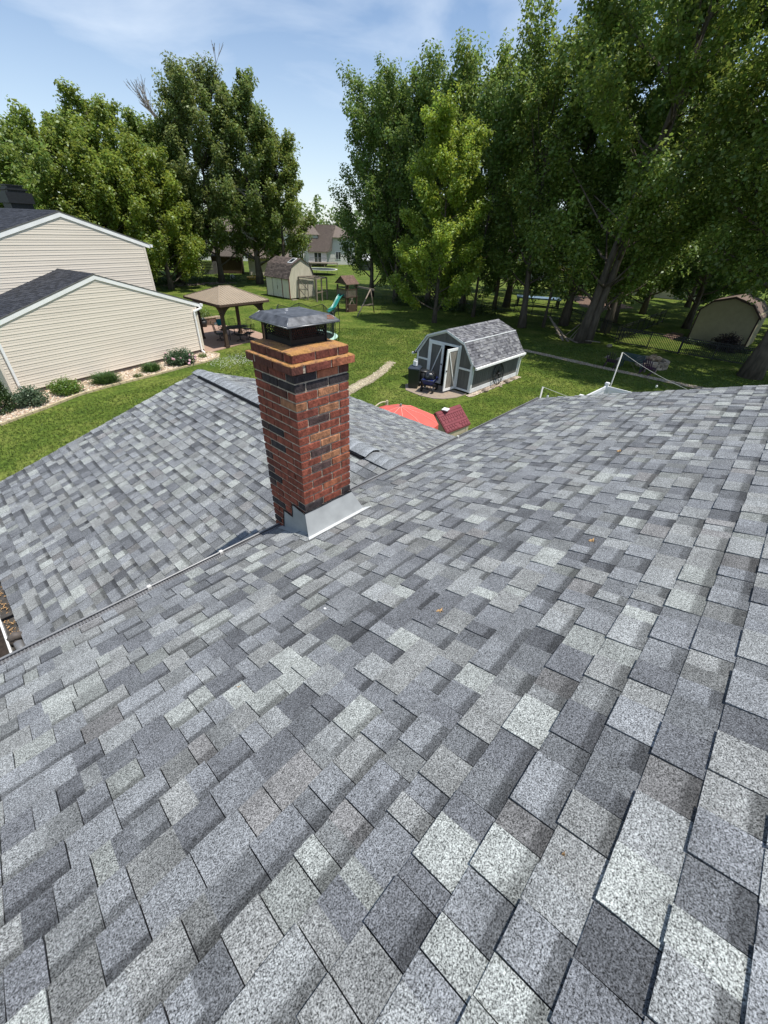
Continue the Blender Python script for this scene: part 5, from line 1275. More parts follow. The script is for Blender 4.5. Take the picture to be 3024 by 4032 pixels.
def trampoline(x, y, r, label, npole, pole_h, padm, net=True, ph0=0.0):
    t = thing('trampoline', label, 'trampoline', (x, y, 0))
    n_ = 32; mb = MB(); V = []
    for i in range(n_):
        a = 2*math.pi*i/n_; V.append((r*math.cos(a), r*math.sin(a), .80)); V.append(((r-.28)*math.cos(a), (r-.28)*math.sin(a), .80))
    mb.add(V, [(2*i, 2*((i+1) % n_), 2*((i+1) % n_)+1, 2*i+1) for i in range(n_)]); o_ = mb.build('pad', padm, t); s_ = o_.modifiers.new('th', 'SOLIDIFY'); s_.thickness = .03
    mb = MB(); mb.add([((r-.26)*math.cos(2*math.pi*i/n_), (r-.26)*math.sin(2*math.pi*i/n_), .77) for i in range(n_)], [tuple(range(n_))]); mb.build('mat', 'net', t)
    for i in range(6):
        a = 2*math.pi*(i+.5)/6; mb = MB(); mb.tube([((r-.1)*math.cos(a), (r-.1)*math.sin(a), .78), (r*math.cos(a), r*math.sin(a), .02)], .025, 6); mb.build('leg', 'black_metal', t)
    if net:
        for i in range(npole):
            a = ph0+2*math.pi*i/npole; c, s1 = math.cos(a), math.sin(a); mb = MB()
            mb.tube([((r+.02)*c, (r+.02)*s1, 0.05), ((r+.16)*c, (r+.16)*s1, 1.0), ((r+.2)*c, (r+.2)*s1, 1.7), ((r+.08)*c, (r+.08)*s1, pole_h), ((r-.05)*c, (r-.05)*s1, pole_h+.12)], .022, 6); mb.build('pole', 'black_metal', t)
        nt_ = MB(); m2 = npole*8
        def rr_(a): 
            q = ((a-ph0)/(2*math.pi)*npole) % 1; return r-.05-(.22*(1-abs(2*q-1))), pole_h+.1-.22*(1-abs(2*q-1))
        for i in range(m2):
            a = ph0+2*math.pi*i/m2; b = ph0+2*math.pi*(i+1)/m2; ra, za = rr_(a); rb_, zb = rr_(b)
            nt_.beam((ra*math.cos(a), ra*math.sin(a), za), (rb_*math.cos(b), rb_*math.sin(b), zb), .03, .03)
            nt_.beam((ra*math.cos(a), ra*math.sin(a), za), ((r-.25)*math.cos(a), (r-.25)*math.sin(a), .85), .008, .008)
            for k_ in range(1, 16):
                f_ = k_/16; nt_.beam(((ra*(1-f_)+(r-.25)*f_)*math.cos(a), (ra*(1-f_)+(r-.25)*f_)*math.sin(a), za*(1-f_)+.85*f_), ((rb_*(1-f_)+(r-.25)*f_)*math.cos(b), (rb_*(1-f_)+(r-.25)*f_)*math.sin(b), zb*(1-f_)+.85*f_), .006, .006)
            for k_ in range(1, 6):
                a2 = a+(b-a)*k_/6; r2_, z2_ = rr_(a2); nt_.beam((r2_*math.cos(a2), r2_*math.sin(a2), z2_), ((r-.25)*math.cos(a2), (r-.25)*math.sin(a2), .85), .005, .005)
        tag(nt_.build('safety_net', 'net', t), kind='stuff')
    return t
trampoline(16.9, 22.7, 2.05, 'netted trampoline with mint rim half hidden behind the brick chimney', 8, 2.3, 'mint', True, .3)
trampoline(50.0, 61.5, 2.6, 'open trampoline with pale rim in front of the far white house', 6, 0, 'farwall', False)

# ------------------------------------------------------------------ playhouse, umbrella, arbor, fence, poles
ph = thing('toy_playhouse', 'plastic toy playhouse with maroon shingle moulded roof', 'playhouse', (11.1, 7.35, 0), rad(-4))
for sx in (-.5, .5):
    for sy in (-.52, .42): mb = MB(); mb.bb(sx-.07, sx+.07, sy-.07, sy+.07, 0, 1.2); mb.build('wall_post', 'beige', ph)
for sy in (-.55, .45):
    mb = MB(); mb.bb(-.55, .55, sy-.03, sy+.03, .98, 1.2); mb.build('wall', 'beige', ph); mb = MB(); mb.bb(-.55, .55, sy-.03, sy+.03, 0, .3); mb.build('wall', 'beige', ph)
    for cx in (-.25, .28):
        mb = MB(); pts = [(cx+.2*math.cos(a*math.pi/8), 0, .8+.2*math.sin(a*math.pi/8)) for a in range(9)]
        poly = pts+[(cx-.2, 0, 1.0), (cx+.2, 0, 1.0)]
        mb.tube([(p[0], sy, p[2]) for p in pts], .025, 5); mb.build('window_arch', 'beige', ph)
for sx in (-.55, .55):
    mb = MB(); mb.prism([(sx, -.55, 1.0), (sx, .45, 1.0), (sx, .45, 1.2), (sx, -.05, 1.68), (sx, -.55, 1.2)], (-.02, 0, 0), (.02, 0, 0)); mb.bb(sx-.02, sx+.02, -.55, .45, 0, .3); mb.build('gable', 'beige', ph)
for sg, nm in ((-1, 'roof'), (1, 'roof')):
    y0_, z0_ = -.05, 1.76; y1_, z1_ = -.05+sg*.56, 1.25
    mb = MB(); mb.prism([(-.64, y0_, z0_), (.64, y0_, z0_), (.64, y1_, z1_), (-.64, y1_, z1_)], (0, 0, -.05), (0, 0, 0)); ro_ = mb.build('roof', 'maroon', ph)
    d_ = Vector((0, y1_-y0_, z1_-z0_)); n_v = Vector((0, -(z1_-z0_), (y1_-y0_))).normalized()
    if n_v.z < 0: n_v = -n_v
    tl = MB()
    for r_, (f0, f1, cnt_) in enumerate(((.02, .13, 1), (.15, .25, 1), (.28, .44, 12), (.46, .60, 8), (.62, .72, 1), (.74, .84, 10), (.86, .97, 9))):
        for k_ in range(cnt_):
            xa = -.62+1.24*k_/cnt_+.008; xb = -.62+1.24*(k_+1)/cnt_-.008
            if r_ >= 5 and sg < 0 and abs((xa+xb)/2-.1) < .08: continue
            A = Vector((0, y0_, z0_))+d_*f0; B = Vector((0, y0_, z0_))+d_*f1
            tl.prism([(xa, A.y, A.z), (xb, A.y, A.z), (xb, B.y, B.z), ((xa+xb)/2, B.y+d_.y*.012, B.z+d_.z*.012), (xa, B.y, B.z)], n_v*.0, n_v*.018)
    tl.build('roof_tiles', 'maroon', ro_)
mb = MB(); mb.box((-.22, -.12, 1.80), (.24, .2, .03), .3); o = mb.build('roof_vent', 'jug', ph)
um = thing('patio_umbrella', 'coral red patio umbrella open beside the toy playhouse', 'umbrella', (8.45, 7.15, 0))
n_ = 10; mb = MB(); V = [(0, 0, 2.52)]; R_u = 1.12
for i in range(n_):
    a = 2*math.pi*(i+.35)/n_; V += [(R_u*.55*math.cos(a), R_u*.55*math.sin(a), 2.36), (R_u*math.cos(a), R_u*math.sin(a), 2.12), (R_u*1.0*math.cos(a), R_u*1.0*math.sin(a), 1.97)]
F = []
for i in range(n_):
    j = (i+1) % n_; F += [(0, 1+3*i, 1+3*j), (1+3*i, 2+3*i, 2+3*j, 1+3*j), (2+3*i, 3+3*i, 3+3*j, 2+3*j)]
mb.add(V, F); o = mb.build('canopy', 'coral', um); s_ = o.modifiers.new('th', 'SOLIDIFY'); s_.thickness = .006
for i in range(n_):
    mb = MB(); mb.tube([Vector(V[0])+Vector((0, 0, .004)), Vector(V[1+3*i])+Vector((0, 0, .004)), Vector(V[2+3*i])+Vector((0, 0, .004))], .009, 4); mb.build('seam', 'coral_pale', um)
    mb = MB(); a = 2*math.pi*(i+.35)/n_; mb.tube([(0, 0, 2.45), (R_u*.96*math.cos(a), R_u*.96*math.sin(a), 2.08)], .01, 4); mb.build('rib', 'alu', um)
mb = MB(); mb.tube([(0, 0, 0), (0, 0, 2.5)], .022, 8); mb.build('pole', 'alu', um)
mb = MB(); mb.blob((0, 0, 2.56), (.035, .035, .045), 8, 5, 0, 0); mb.build('finial', 'alu', um)
ar = thing('arched_bench_frame', 'cream metal frame with an arched rail behind the umbrella', 'frame', (10.9, 10.28, 0))
mb = MB(); mb.bb(.36, .44, -.04, .04, 0, 1.18); mb.build('post', 'beige', ar); mb = MB(); mb.bb(-.54, -.46, -.04, .04, 0, .75); mb.build('post', 'beige', ar)
mb = MB(); mb.tube([(-.5+.9*k_/8, 0, .95+.22*math.sin(k_/8*math.pi*.75)) for k_ in range(9)], .03, 6); mb.build('arched_rail', 'beige', ar)
mb = MB(); mb.beam((-.5, 0, .72), (.4, 0, .88), .05, .1); mb.build('rail', 'beige', ar)

vf = thing('white_vinyl_fence', 'white vinyl privacy fence corner beyond the main roof edge', 'fence', (18.45, 4.6, 0))
VC = Vector((18.45, 4.6, 0)); ends = [Vector((15.9, 4.72, 0)), Vector((18.33, 1.6, 0)), Vector((18.33, -2.0, 0))]
for p in (VC, Vector((16.0, 4.72, 0)), Vector((18.35, 2.2, 0)), Vector((18.3, -.3, 0))):
    mb = MB(); mb.bb(p.x-.065, p.x+.065, p.y-.065, p.y+.065, 0, 1.76); po = mb.build('post', 'vinyl', vf, True)
    mb = MB(); mb.bb(p.x-.08, p.x+.08, p.y-.08, p.y+.08, 1.76, 1.79); mb.prism([(p.x-.07, p.y-.07, 1.79), (p.x+.07, p.y-.07, 1.79), (p.x+.07, p.y+.07, 1.79), (p.x-.07, p.y+.07, 1.79)], (0, 0, 0), (0, 0, .03)); mb.build('post_cap', 'vinyl', po, True)
for a, b in ((VC, Vector((16.0, 4.72, 0))), (VC, Vector((18.35, 2.2, 0))), (Vector((18.35, 2.2, 0)), Vector((18.3, -.3, 0)))):
    for z_ in (1.62, .15): mb = MB(); mb.beam(a+Vector((0, 0, z_)), b+Vector((0, 0, z_)), .05, .13); mb.build('rail', 'vinyl', vf, True)
    n_ = int((b-a).length/.16)
    for i in range(n_):
        p = a.lerp(b, (i+.03)/n_); q = a.lerp(b, (i+.97)/n_); mb = MB(); mb.beam(p+Vector((0, 0, .88)), q+Vector((0, 0, .88)), .022, 1.42); mb.build('fence_board', 'vinyl', vf, True)
def strings(x, y, top, end, label, lab2, bulbs, sag=.25, ew=None):
    t = thing('light_pole', label, 'pole', (x, y, 0)); mb = MB(); mb.tube([(0, 0, 0), (0, 0, top)], .024, 8); mb.build('pole', 'alu_white', t)
    mb = MB(); mb.tube([(0, 0, top-.08), (.08, 0, top-.02)], .01, 5); mb.build('hook', 'alu_white', t)
    s1 = thing('string_lights', lab2, 'string lights', (x, y, top)); A = Vector((0, 0, 0)); B = Vector(end)-Vector((x, y, top)); pts = []
    for k_ in range(21): q = k_/20; p = A.lerp(B, q); p.z -= sag*.25*math.sin(q*math.pi); pts.append(p)
    mb = MB(); mb.tube(pts, .006, 5); mb.build('guy_wire', 'alu_white', s1)
    pts2 = []
    for k_ in range(21): q = k_/20; p = A.lerp(B, q); p.z -= .05+sag*math.sin(q*math.pi)+.05*math.sin(q*25); pts2.append(p)
    mb = MB(); mb.tube(pts2, .005, 4); mb.build('cable', 'screen', s1)
    for k_ in bulbs:
        p = pts2[k_]; mb = MB(); mb.tube([p, p+Vector((0, 0, -.06))], .014, 6); b_ = mb.build('socket', 'black_metal', s1)
        mb = MB(); mb.blob(p+Vector((0, 0, -.1)), (.035, .035, .05), 8, 5, 0, 0); mb.build('bulb', 'bulb', b_)
strings(18.62, 4.50, 3.0, (15.1, 1.5, 3.0), 'tall pale pole standing at the white fence corner', 'string lights running right from the tall pole at the white fence', (13,), .3)
strings(11.85, 4.62, 3.0, (11.2, 2.3, 3.05), 'pale pole poking up behind the left end of the roof edge', 'string lights on the pole behind the left end of the roof edge', (2, 6), .12)

# ------------------------------------------------------------------ black metal fence
bf = thing('black_metal_fence', 'black metal picket fence in front of the shaded tan shed', 'fence', (37.0, 5.0, 0))
def fence_run(a, b, parent, individual, step=.11):
    a = Vector(a); b = Vector(b); ln = (b-a).length; d = (b-a).normalized(); n_ = max(1, round(ln/1.85))
    for i in range(n_+1):
        p = a.lerp(b, i/n_); mb = MB(); mb.bb(p.x-.03, p.x+.03, p.y-.03, p.y+.03, 0, 1.2); mb.build('post', 'black_metal', parent, True)
    for z_ in (.12, .98, 1.12): mb = MB(); mb.beam(a+Vector((0, 0, z_)), b+Vector((0, 0, z_)), .04, .05); mb.build('rail', 'black_metal', parent, True)
    m_ = int(ln/step); base = None; st_ = MB()
    for i in range(1, m_):
        p = a.lerp(b, i/m_)
        if individual:
            if base is None:
                q = MB(); q.bb(-.02, .02, -.02, .02, .05, 1.12); base = q.build('picket', 'black_metal', parent); o = base
            else: o = base.copy(); C.objects.link(o)
            o.location = WM[parent].inverted() @ p
        else: st_.bb(p.x-.009, p.x+.009, p.y-.009, p.y+.009, .05, 1.12)
    if not individual: tag(st_.build('pickets', 'black_metal', parent, True), kind='stuff')
fence_run((36.96, 9.52, 0), (37.2, 1.2, 0), bf, True); fence_run((37.2, 1.2, 0), (37.3, -8, 0), bf, False)
bf2 = thing('black_metal_fence', 'black metal picket fence running back between the shaded tan shed and the trees', 'fence', (44, 9.6, 0))
fence_run((37.0, 9.8, 0), (51.6, 9.9, 0), bf2, False, .45)
bf3 = thing('black_metal_fence', 'black metal picket fence behind the tree trunks, below the sunlit far lawn', 'fence', (42, 20, 0))
fence_run((38.2, 9.9, 0), (43.4, 16.1, 0), bf3, False); fence_run((43.4, 16.1, 0), (43.4, 28, 0), bf3, False); fence_run((43.4, 28, 0), (43.0, 37, 0), bf3, False)

# ------------------------------------------------------------------ shaded tan shed
ts = thing('tan_shed', 'large shaded tan barn shed with brown roof behind the black fence', 'shed', (43.1, 4.1, 0), rad(-2.5))
TW = 1.93
def tg(y):
    a = abs(y); return 3.45-(3.45-3.08)*a/1.25 if a < 1.25 else 3.08-(3.08-2.45)*(a-1.25)/(TW-1.25)
mb = MB(); mb.prism([(0, -TW, .05), (0, TW, .05), (0, TW, 2.45), (0, 1.25, 3.08), (0, 0, 3.45), (0, -1.25, 3.08), (0, -TW, 2.45)], (.02, 0, 0), (4.2, 0, 0)); two = mb.build('wall', 'tanwall', ts)
z = .1
while z < 3.3:
    z1 = z+.13
    def hwid(zz): return TW if zz <= 2.45 else (1.25+(TW-1.25)*(3.08-zz)/(3.08-2.45) if zz < 3.08 else 1.25*(3.45-zz)/(3.45-3.08))
    a, b = hwid(z), hwid(min(z1, 3.44)); mb = MB(); mb.add([(.02, -a, z), (.02, a, z), (-.012, a, z), (-.012, -a, z), (.0, -b, z1), (.0, b, z1)], [(3, 2, 1, 0), (4, 5, 2, 3), (0, 4, 3), (1, 2, 5)]); mb.build('siding_board', 'tanwall', two); z = z1
for s_ in (-1, 1): mb = MB(); mb.bb(-.03, .07, s_*TW-.05, s_*TW+.05, .05, 2.4); mb.build('corner_trim', 'browntrim', ts)
tl = [(-TW-.16, 2.28), (-1.27, 3.12), (0, 3.5), (1.27, 3.12), (TW+.16, 2.28)]
mb = MB(); mt_ = MB()
for i in range(4):
    (ya, za), (yb, zb) = tl[i], tl[i+1]; mb.prism([(0, ya, za), (0, yb, zb), (0, yb, zb-.06), (0, ya, za-.06)], (-.15, 0, 0), (4.35, 0, 0), (.17, .125, .105)); mt_.prism([(0, ya, za-.005), (0, yb, zb-.005), (0, yb, zb-.15), (0, ya, za-.15)], (-.18, 0, 0), (-.15, 0, 0))
tro = mb.build('roof', 'brownroof', ts); mt_.build('rake_trim', 'browntrim', tro)
shrub('dark_bush', 41.6, 3.2, 1.0, 1.0, 2600, .07, (.05, .035, .035), 'dark purple bush in front of the tan shed wall', 'bush', seed=31)
for i, (x, y) in enumerate([(42.2, 5.6), (42.1, 4.8), (41.9, 4.1), (42.0, 2.0)]):
    shrub('hosta', x, y, .38, .3, 700, .05, (.06, .10, .03), ['leafy plant at the left corner of the tan shed', 'leafy plant second from the left at the foot of the tan shed', 'leafy plant left of the dark purple bush', 'leafy plant right of the dark purple bush'][i], 'plant', seed=40+i, group='plants along the tan shed')
sn = thing('yard_toy', 'red and white yard toy beside the tan shed', 'toy', (47.6, 1.2, 0))
mb = MB(); mb.bb(-.3, .3, -.25, .25, .3, 1.5); mb.build('panel', 'jug', sn)
for s_ in (-.28, .28): mb = MB(); mb.tube([(-.33, s_, 0), (-.33, s_, 1.6)], .05, 6); mb.build('side_rail', 'redwhite', sn)

# ------------------------------------------------------------------ fire pit, chairs, lumber
def adir(x, y, rz, label):
    t = thing('adirondack_chair', label, 'chair', (x, y, 0), rz, 'purple adirondack chairs by the fire pit')
    for i in range(5):
        mb = MB(); w_ = -.22+.11*i; h_ = .95-.05*abs(i-2)**1.5; mb.beam((w_, .25, .33), (w_*1.15, .5, h_), .095, .02, (1, 0, 0)); mb.build('back_slat', 'purple', t)
    for i in range(4): mb = MB(); mb.bb(-.26, .26, -.28+i*.13, -.17+i*.13, .36-.02*i, .38-.02*i); mb.build('seat_slat', 'purple', t)
    for s_ in (-1, 1):
        mb = MB(); mb.bb(s_*.33-.07, s_*.33+.07, -.36, .38, .54, .565); mb.build('armrest', 'wood_grey', t)
        mb = MB(); mb.bb(s_*.31-.03, s_*.31+.03, -.32, -.22, 0, .54); mb.build('leg', 'wood_grey', t)
        mb = MB(); mb.beam((s_*.28, -.3, .34), (s_*.28, .5, .03), .03, .1, (0, 0, 1)); mb.build('leg', 'purple', t)
    return t
adir(29.2, 7.5, rad(95), 'dark purple adirondack chair left of the green bench')
adir(29.35, 5.35, rad(78), 'dark purple adirondack chair right of the green bench, before the fire pit')
bn = thing('park_bench', 'dark grey green slatted bench between two purple chairs', 'bench', (29.9, 6.45, 0), rad(88))
for i in range(5): mb = MB(); mb.bb(-.62, .62, .2+.02*i, .225+.02*i, .48+.09*i, .55+.09*i); mb.build('back_slat', 'greybench', bn)
for i in range(4): mb = MB(); mb.bb(-.62, .62, -.22+.11*i, -.13+.11*i, .42, .445); mb.build('seat_slat', 'greybench', bn)
for s_ in (-1, 1): mb = MB(); mb.bb(s_*.6-.03, s_*.6+.03, -.24, -.18, 0, .62); mb.bb(s_*.6-.03, s_*.6+.03, .2, .26, 0, .9); mb.bb(s_*.6-.035, s_*.6+.035, -.26, .24, .62, .66); mb.build('end_frame', 'greybench', bn)
fp = thing('fire_pit', 'round stone fire pit heaped with broken wood', 'fire pit', (31.5, 5.7, 0)); rg = random.Random(1)
for r_ in range(3):
    for i in range(16):
        a = 2*math.pi*(i+.5*(r_ % 2))/16; g = rg.uniform(.6, 1.35); mb = MB(); mb.box((.82*math.cos(a), .82*math.sin(a), .08+.15*r_), (.22, .30, .14), a, (.40*g, .32*g, .24*g)); mb.build('stone', 'firestone', fp)
for i in range(22):
    a = rg.random()*6.28; r_ = rg.random()*.5; l = rg.uniform(.3, .7); a2 = rg.random()*6.28; g = rg.uniform(.4, 1.5); z_ = .35+rg.random()*.28
    mb = MB(); mb.beam((r_*math.cos(a)-l/2*math.cos(a2), r_*math.sin(a)-l/2*math.sin(a2), z_), (r_*math.cos(a)+l/2*math.cos(a2), r_*math.sin(a)+l/2*math.sin(a2), z_+rg.uniform(-.1, .1)), .09, .07, (0, 0, 1), (.42*g, .31*g, .2*g)); mb.build('log', 'log', fp)
for i, (cx, cy, s_) in enumerate([(.7, .5, .2), (.2, -1.0, .22)]): pass
for i, (a, b, w_) in enumerate([((35.0, 12.6, .05), (35.3, 11.2, 2.6), .12), ((34.6, 12.2, .05), (35.2, 11.3, 2.9), .09), ((33.8, 12.6, .1), (36.2, 15.1, 1.2), .14), ((33.9, 12.2, .08), (36.6, 14.8, .75), .12), ((34.2, 11.6, .05), (35.6, 14.0, .2), .14), ((34.9, 10.2, .25), (34.6, 13.2, .1), .1), ((35.2, 13.2, .05), (35.5, 11.4, 2.1), .08)]):
    mb = MB(); mb.beam(a, b, w_, .05); o = mb.build('lumber_board', 'wood_grey')
    tag(o, ['long board leaning steeply on the big leaning trunk, nearest the lawn', 'thin board leaning on the big trunk beside the longest board', 'wide board propped up to the left of the big trunk', 'board propped low beneath the wide raised board', 'board lying almost flat under the leaning lumber', 'board lying across the ends of the lumber pile', 'short thin board leaning behind the longer ones on the big trunk'][i], 'board', 'old lumber leaning by the big tree')
mb = MB(); mb.blob((35.0, 9.5, .1), (.25, .2, .13), 8, 5, 3, .2); tag(mb.build('rock', 'creekrock'), 'pale rock at the right foot of the big leaning tree', 'rock')

# ------------------------------------------------------------------ far things
fh = thing('far_house', 'white two storey house with taupe hip roof seen between the tree groups', 'house', (58.92, 76.58, 0), rad(-26.57))
def ubox(nm, x0, x1, y0, y1, z0, z1, m): mb = MB(); mb.bb(x0, x1, y0, y1, z0, z1); return mb.build(nm, m, fh)
wlo = ubox('wall', 0, 3.7, 0, 7, 0, 2.55, 'farwall'); wl2 = ubox('wall', -3.2, 2.7, 3.0, 10, 0, 5.25, 'farwall'); wl3 = ubox('wall', 4.2, 11, 4.5, 11, 0, 4.9, 'farwall')
mb = MB(); ex = .35
E_ = [(-3.2-ex, 3.0-ex, 5.2), (2.7+ex, 3-ex, 5.2), (2.7+ex, 10+ex, 5.2), (-3.2-ex, 10+ex, 5.2), (-.6, 6.5, 7.95), (1.4, 6.5, 7.95)]
mb.add(E_, [(0, 1, 5, 4), (1, 2, 5), (2, 3, 4, 5), (3, 0, 4), (3, 2, 1, 0)]); mb.build('roof', 'farroof', fh)
mb = MB(); mb.add([(-.3, -.35, 2.5), (4.0, -.35, 2.5), (7.4, 6.6, 6.95), (3.2, 6.6, 6.95), (7.4, 8, 2.5)], [(0, 1, 2, 3), (1, 4, 2)]); mb.prism([(-.3, -.35, 2.5), (4.0, -.35, 2.5), (7.4, 6.6, 6.95), (3.2, 6.6, 6.95)], (0, 0, -.12), (0, 0, 0)); mb.build('roof', 'farroof', fh)
mb = MB(); mb.add([(3.8, 3.8, 4.85), (11.4, 3.8, 4.85), (11.4, 11.4, 4.85), (3.8, 11.4, 4.85), (7.5, 7.5, 7.0)], [(0, 1, 4), (1, 2, 4), (2, 3, 4), (3, 0, 4)]); mb.build('roof', 'farroof', fh)
for (x0, x1, z0, z1, yy) in ((1.2, 2.6, .35, 2.25, -.03), (-1.6, -1.0, 3.7, 4.9, 2.97), (.3, .8, 3.2, 4.9, 2.97), (-1.2, -.5, 1.0, 2.6, 2.97), (6.8, 7.8, 1.0, 2.3, 4.47), (8.6, 9.6, 3.0, 4.2, 4.47)):
    mb = MB(); mb.bb(x0-.1, x1+.1, yy-.04, yy, z0-.1, z1+.1); f_ = mb.build('window', 'white', fh); mb = MB(); mb.bb(x0, (x0+x1)/2-.04, yy-.06, yy-.04, z0, z1); mb.bb((x0+x1)/2+.04, x1, yy-.06, yy-.04, z0, z1); mb.build('pane', 'glass', f_)
mb = MB(); mb.bb(-.2, 5.5, -2.4, -.02, .55, .68); dko = mb.build('deck', 'wood_grey', fh)
mb = MB()
for i in range(30): mb.bb(-.2+i*.19, -.17+i*.19, -2.4, -2.37, .68, 1.5)
mb.bb(-.2, 5.5, -2.42, -2.36, 1.5, 1.56); mb.build('deck_railing', 'alu', dko)
for x in (0, 2.7, 5.3): mb = MB(); mb.bb(x-.06, x+.06, -2.35, -2.25, 0, .55); mb.build('deck_post', 'wood_grey', dko)
def box_house(x, y, rz, w_, d, h, wm, rm, label, name='background_house', wins=True, pit=1.9):
    t = thing(name, label, 'house' if 'house' in name else 'shed', (x, y, 0), rz)
    mb = MB(); mb.bb(-w_/2, w_/2, -d/2, d/2, 0, h); mb.prism([(-w_/2, -d/2, h), (-w_/2, d/2, h), (-w_/2, 0, h+pit)], (0, 0, 0), (w_, 0, 0)); mb.build('wall', wm, t)
    mb = MB(); 
    for s_ in (-1, 1): mb.prism([(-w_/2-.3, s_*(d/2+.35), h-.2), (w_/2+.3, s_*(d/2+.35), h-.2), (w_/2+.3, 0, h+pit+.05), (-w_/2-.3, 0, h+pit+.05)], (0, 0, 0), (0, 0, .12), (.1, .085, .075))
    mb.build('roof', rm, t)
    if wins:
        nW = max(2, int(w_/3)); z0 = 1.0
        while z0+1.2 < h:
            for i in range(nW):
                cx = -w_/2+(i+.5)*w_/nW; mb = MB(); mb.bb(cx-.55, cx+.55, -d/2-.05, -d/2, z0-.08, z0+1.28); f_ = mb.build('window', 'white', t); mb = MB(); mb.bb(cx-.46, cx+.46, -d/2-.07, -d/2-.05, z0, z0+1.2); mb.build('pane', 'glass', f_)
            z0 += 2.7
    return t
box_house(50, 96, rad(-28), 12, 8, 5.2, 'farwall', 'farroof', 'pale house glimpsed through the left grove beyond the wooden fence')
box_house(84, 66, rad(-52), 13, 9, 5.2, 'farwall', 'farroof', 'white house glimpsed right of the far two storey house')
box_house(86, 38, rad(-68), 15, 9, 4.2, 'farwall', 'farroof', 'low pale house glimpsed between trunks behind the sunlit lawn')
box_house(80, 17, rad(-78), 14, 9, 4.6, 'siding', 'farroof', 'tan house glimpsed through leaves above the lumber pile')
box_house(72, -4, rad(-92), 12, 9, 4.6, 'farwall', 'farroof', 'pale house glimpsed at the right above the tan shed roof')
box_house(37.5, 69.5, rad(-33), 4.5, 3.5, 2.4, 'wood_brown', 'brownroof', 'dark wooden shed under the left grove', 'dark_shed', False, 1.2)
box_house(42.0, 65.0, rad(-33), 6, 4, 2.4, 'siding', 'farroof', 'tan low shed behind the left grove near the cream shed', 'low_shed', False, 1.0)
box_house(63.5, 65.0, rad(-30), 2.2, 2.0, 1.8, 'greyboard', 'palegrey', 'small grey shed with pale roof beside the far white house', 'small_shed', False, .7)
# wooden rail fence far left
rf_ = thing('rail_fence', 'dark wooden rail fence behind the left grove', 'fence', (31, 69, 0))
A = Vector((22, 74, 0)); B = Vector((34.5, 68.6, 0))
for i in range(7): p = A.lerp(B, i/6); mb = MB(); mb.bb(p.x-.07, p.x+.07, p.y-.07, p.y+.07, 0, 1.3); mb.build('post', 'wood_brown', rf_, True)
for z_ in (.45, .8, 1.15): mb = MB(); mb.beam(A+Vector((0, 0, z_)), B+Vector((0, 0, z_)), .04, .12); mb.build('rail', 'wood_brown', rf_, True)
bd = thing('board_fence', 'grey board fence panel left of the dark wooden shed', 'fence', (33, 68, 0))
for i in range(14): mb = MB(); mb.bb(32.2+i*.16, 32.34+i*.16, 68.2-i*.07, 68.24-i*.07, 0, 1.7); mb.build('fence_board', 'greyboard', bd, True)
kp = thing('yellow_pool', 'bright yellow kiddie pool under the left grove', 'paddling pool', (35.7, 59.2, 0)); mb = MB(); mb.tube([(0, 0, 0), (0, 0, .28)], [1.0, 1.1], 20); mb.build('shell', 'yellow', kp); mb = MB(); mb.tube([(1.1*math.cos(a*math.pi/10), 1.1*math.sin(a*math.pi/10), .29) for a in range(21)], .06, 6); mb.build('rim', 'yellow', kp)
mb = MB(); mb.blob((32.5, 59.6, .35), .36, 12, 8, 0, 0); tag(mb.build('exercise_ball', 'jug'), 'white ball lying under the left grove', 'ball')
bt = thing('covered_tub', 'pale blue covered tub on legs behind the tree trunks', 'covered tub', (49.8, 22.6, 0), rad(-60))
mb = MB(); mb.bb(-2.4, 2.4, -.9, .9, .8, .95); mb.build('cover', 'bluegrey', bt)
for sx in (-2.2, 2.2):
    for sy in (-.7, .7): mb = MB(); mb.bb(sx-.1, sx+.1, sy-.1, sy+.1, 0, .8); mb.build('leg', 'black_metal', bt)
o = sheet('mulch_island', [(54, 17), (60, 15), (66, 20), (66, 24), (62, 25), (58, 21), (55, 19.5)], .015, 'dirt'); tag(o, kind='structure')
o = sheet('mulch_patch', [(42.6, 7.0), (44.5, 6.6), (46.5, 6.9), (46.6, 7.8), (44, 8.0)], .015, 'dirt'); tag(o, kind='structure')
def forest_floor(rg): return np.array([20+rg.random()*16, 55.5+rg.random()*4-0.1*rg.random()])
tag(stones('twig_litter', lambda rg: np.array([22+rg.random()*9, 58.2-rg.random()*2.2]), 500, .12, [(.25, .2, .15), (.3, .25, .2), (.2, .14, .1)], .02, 14), kind='stuff')

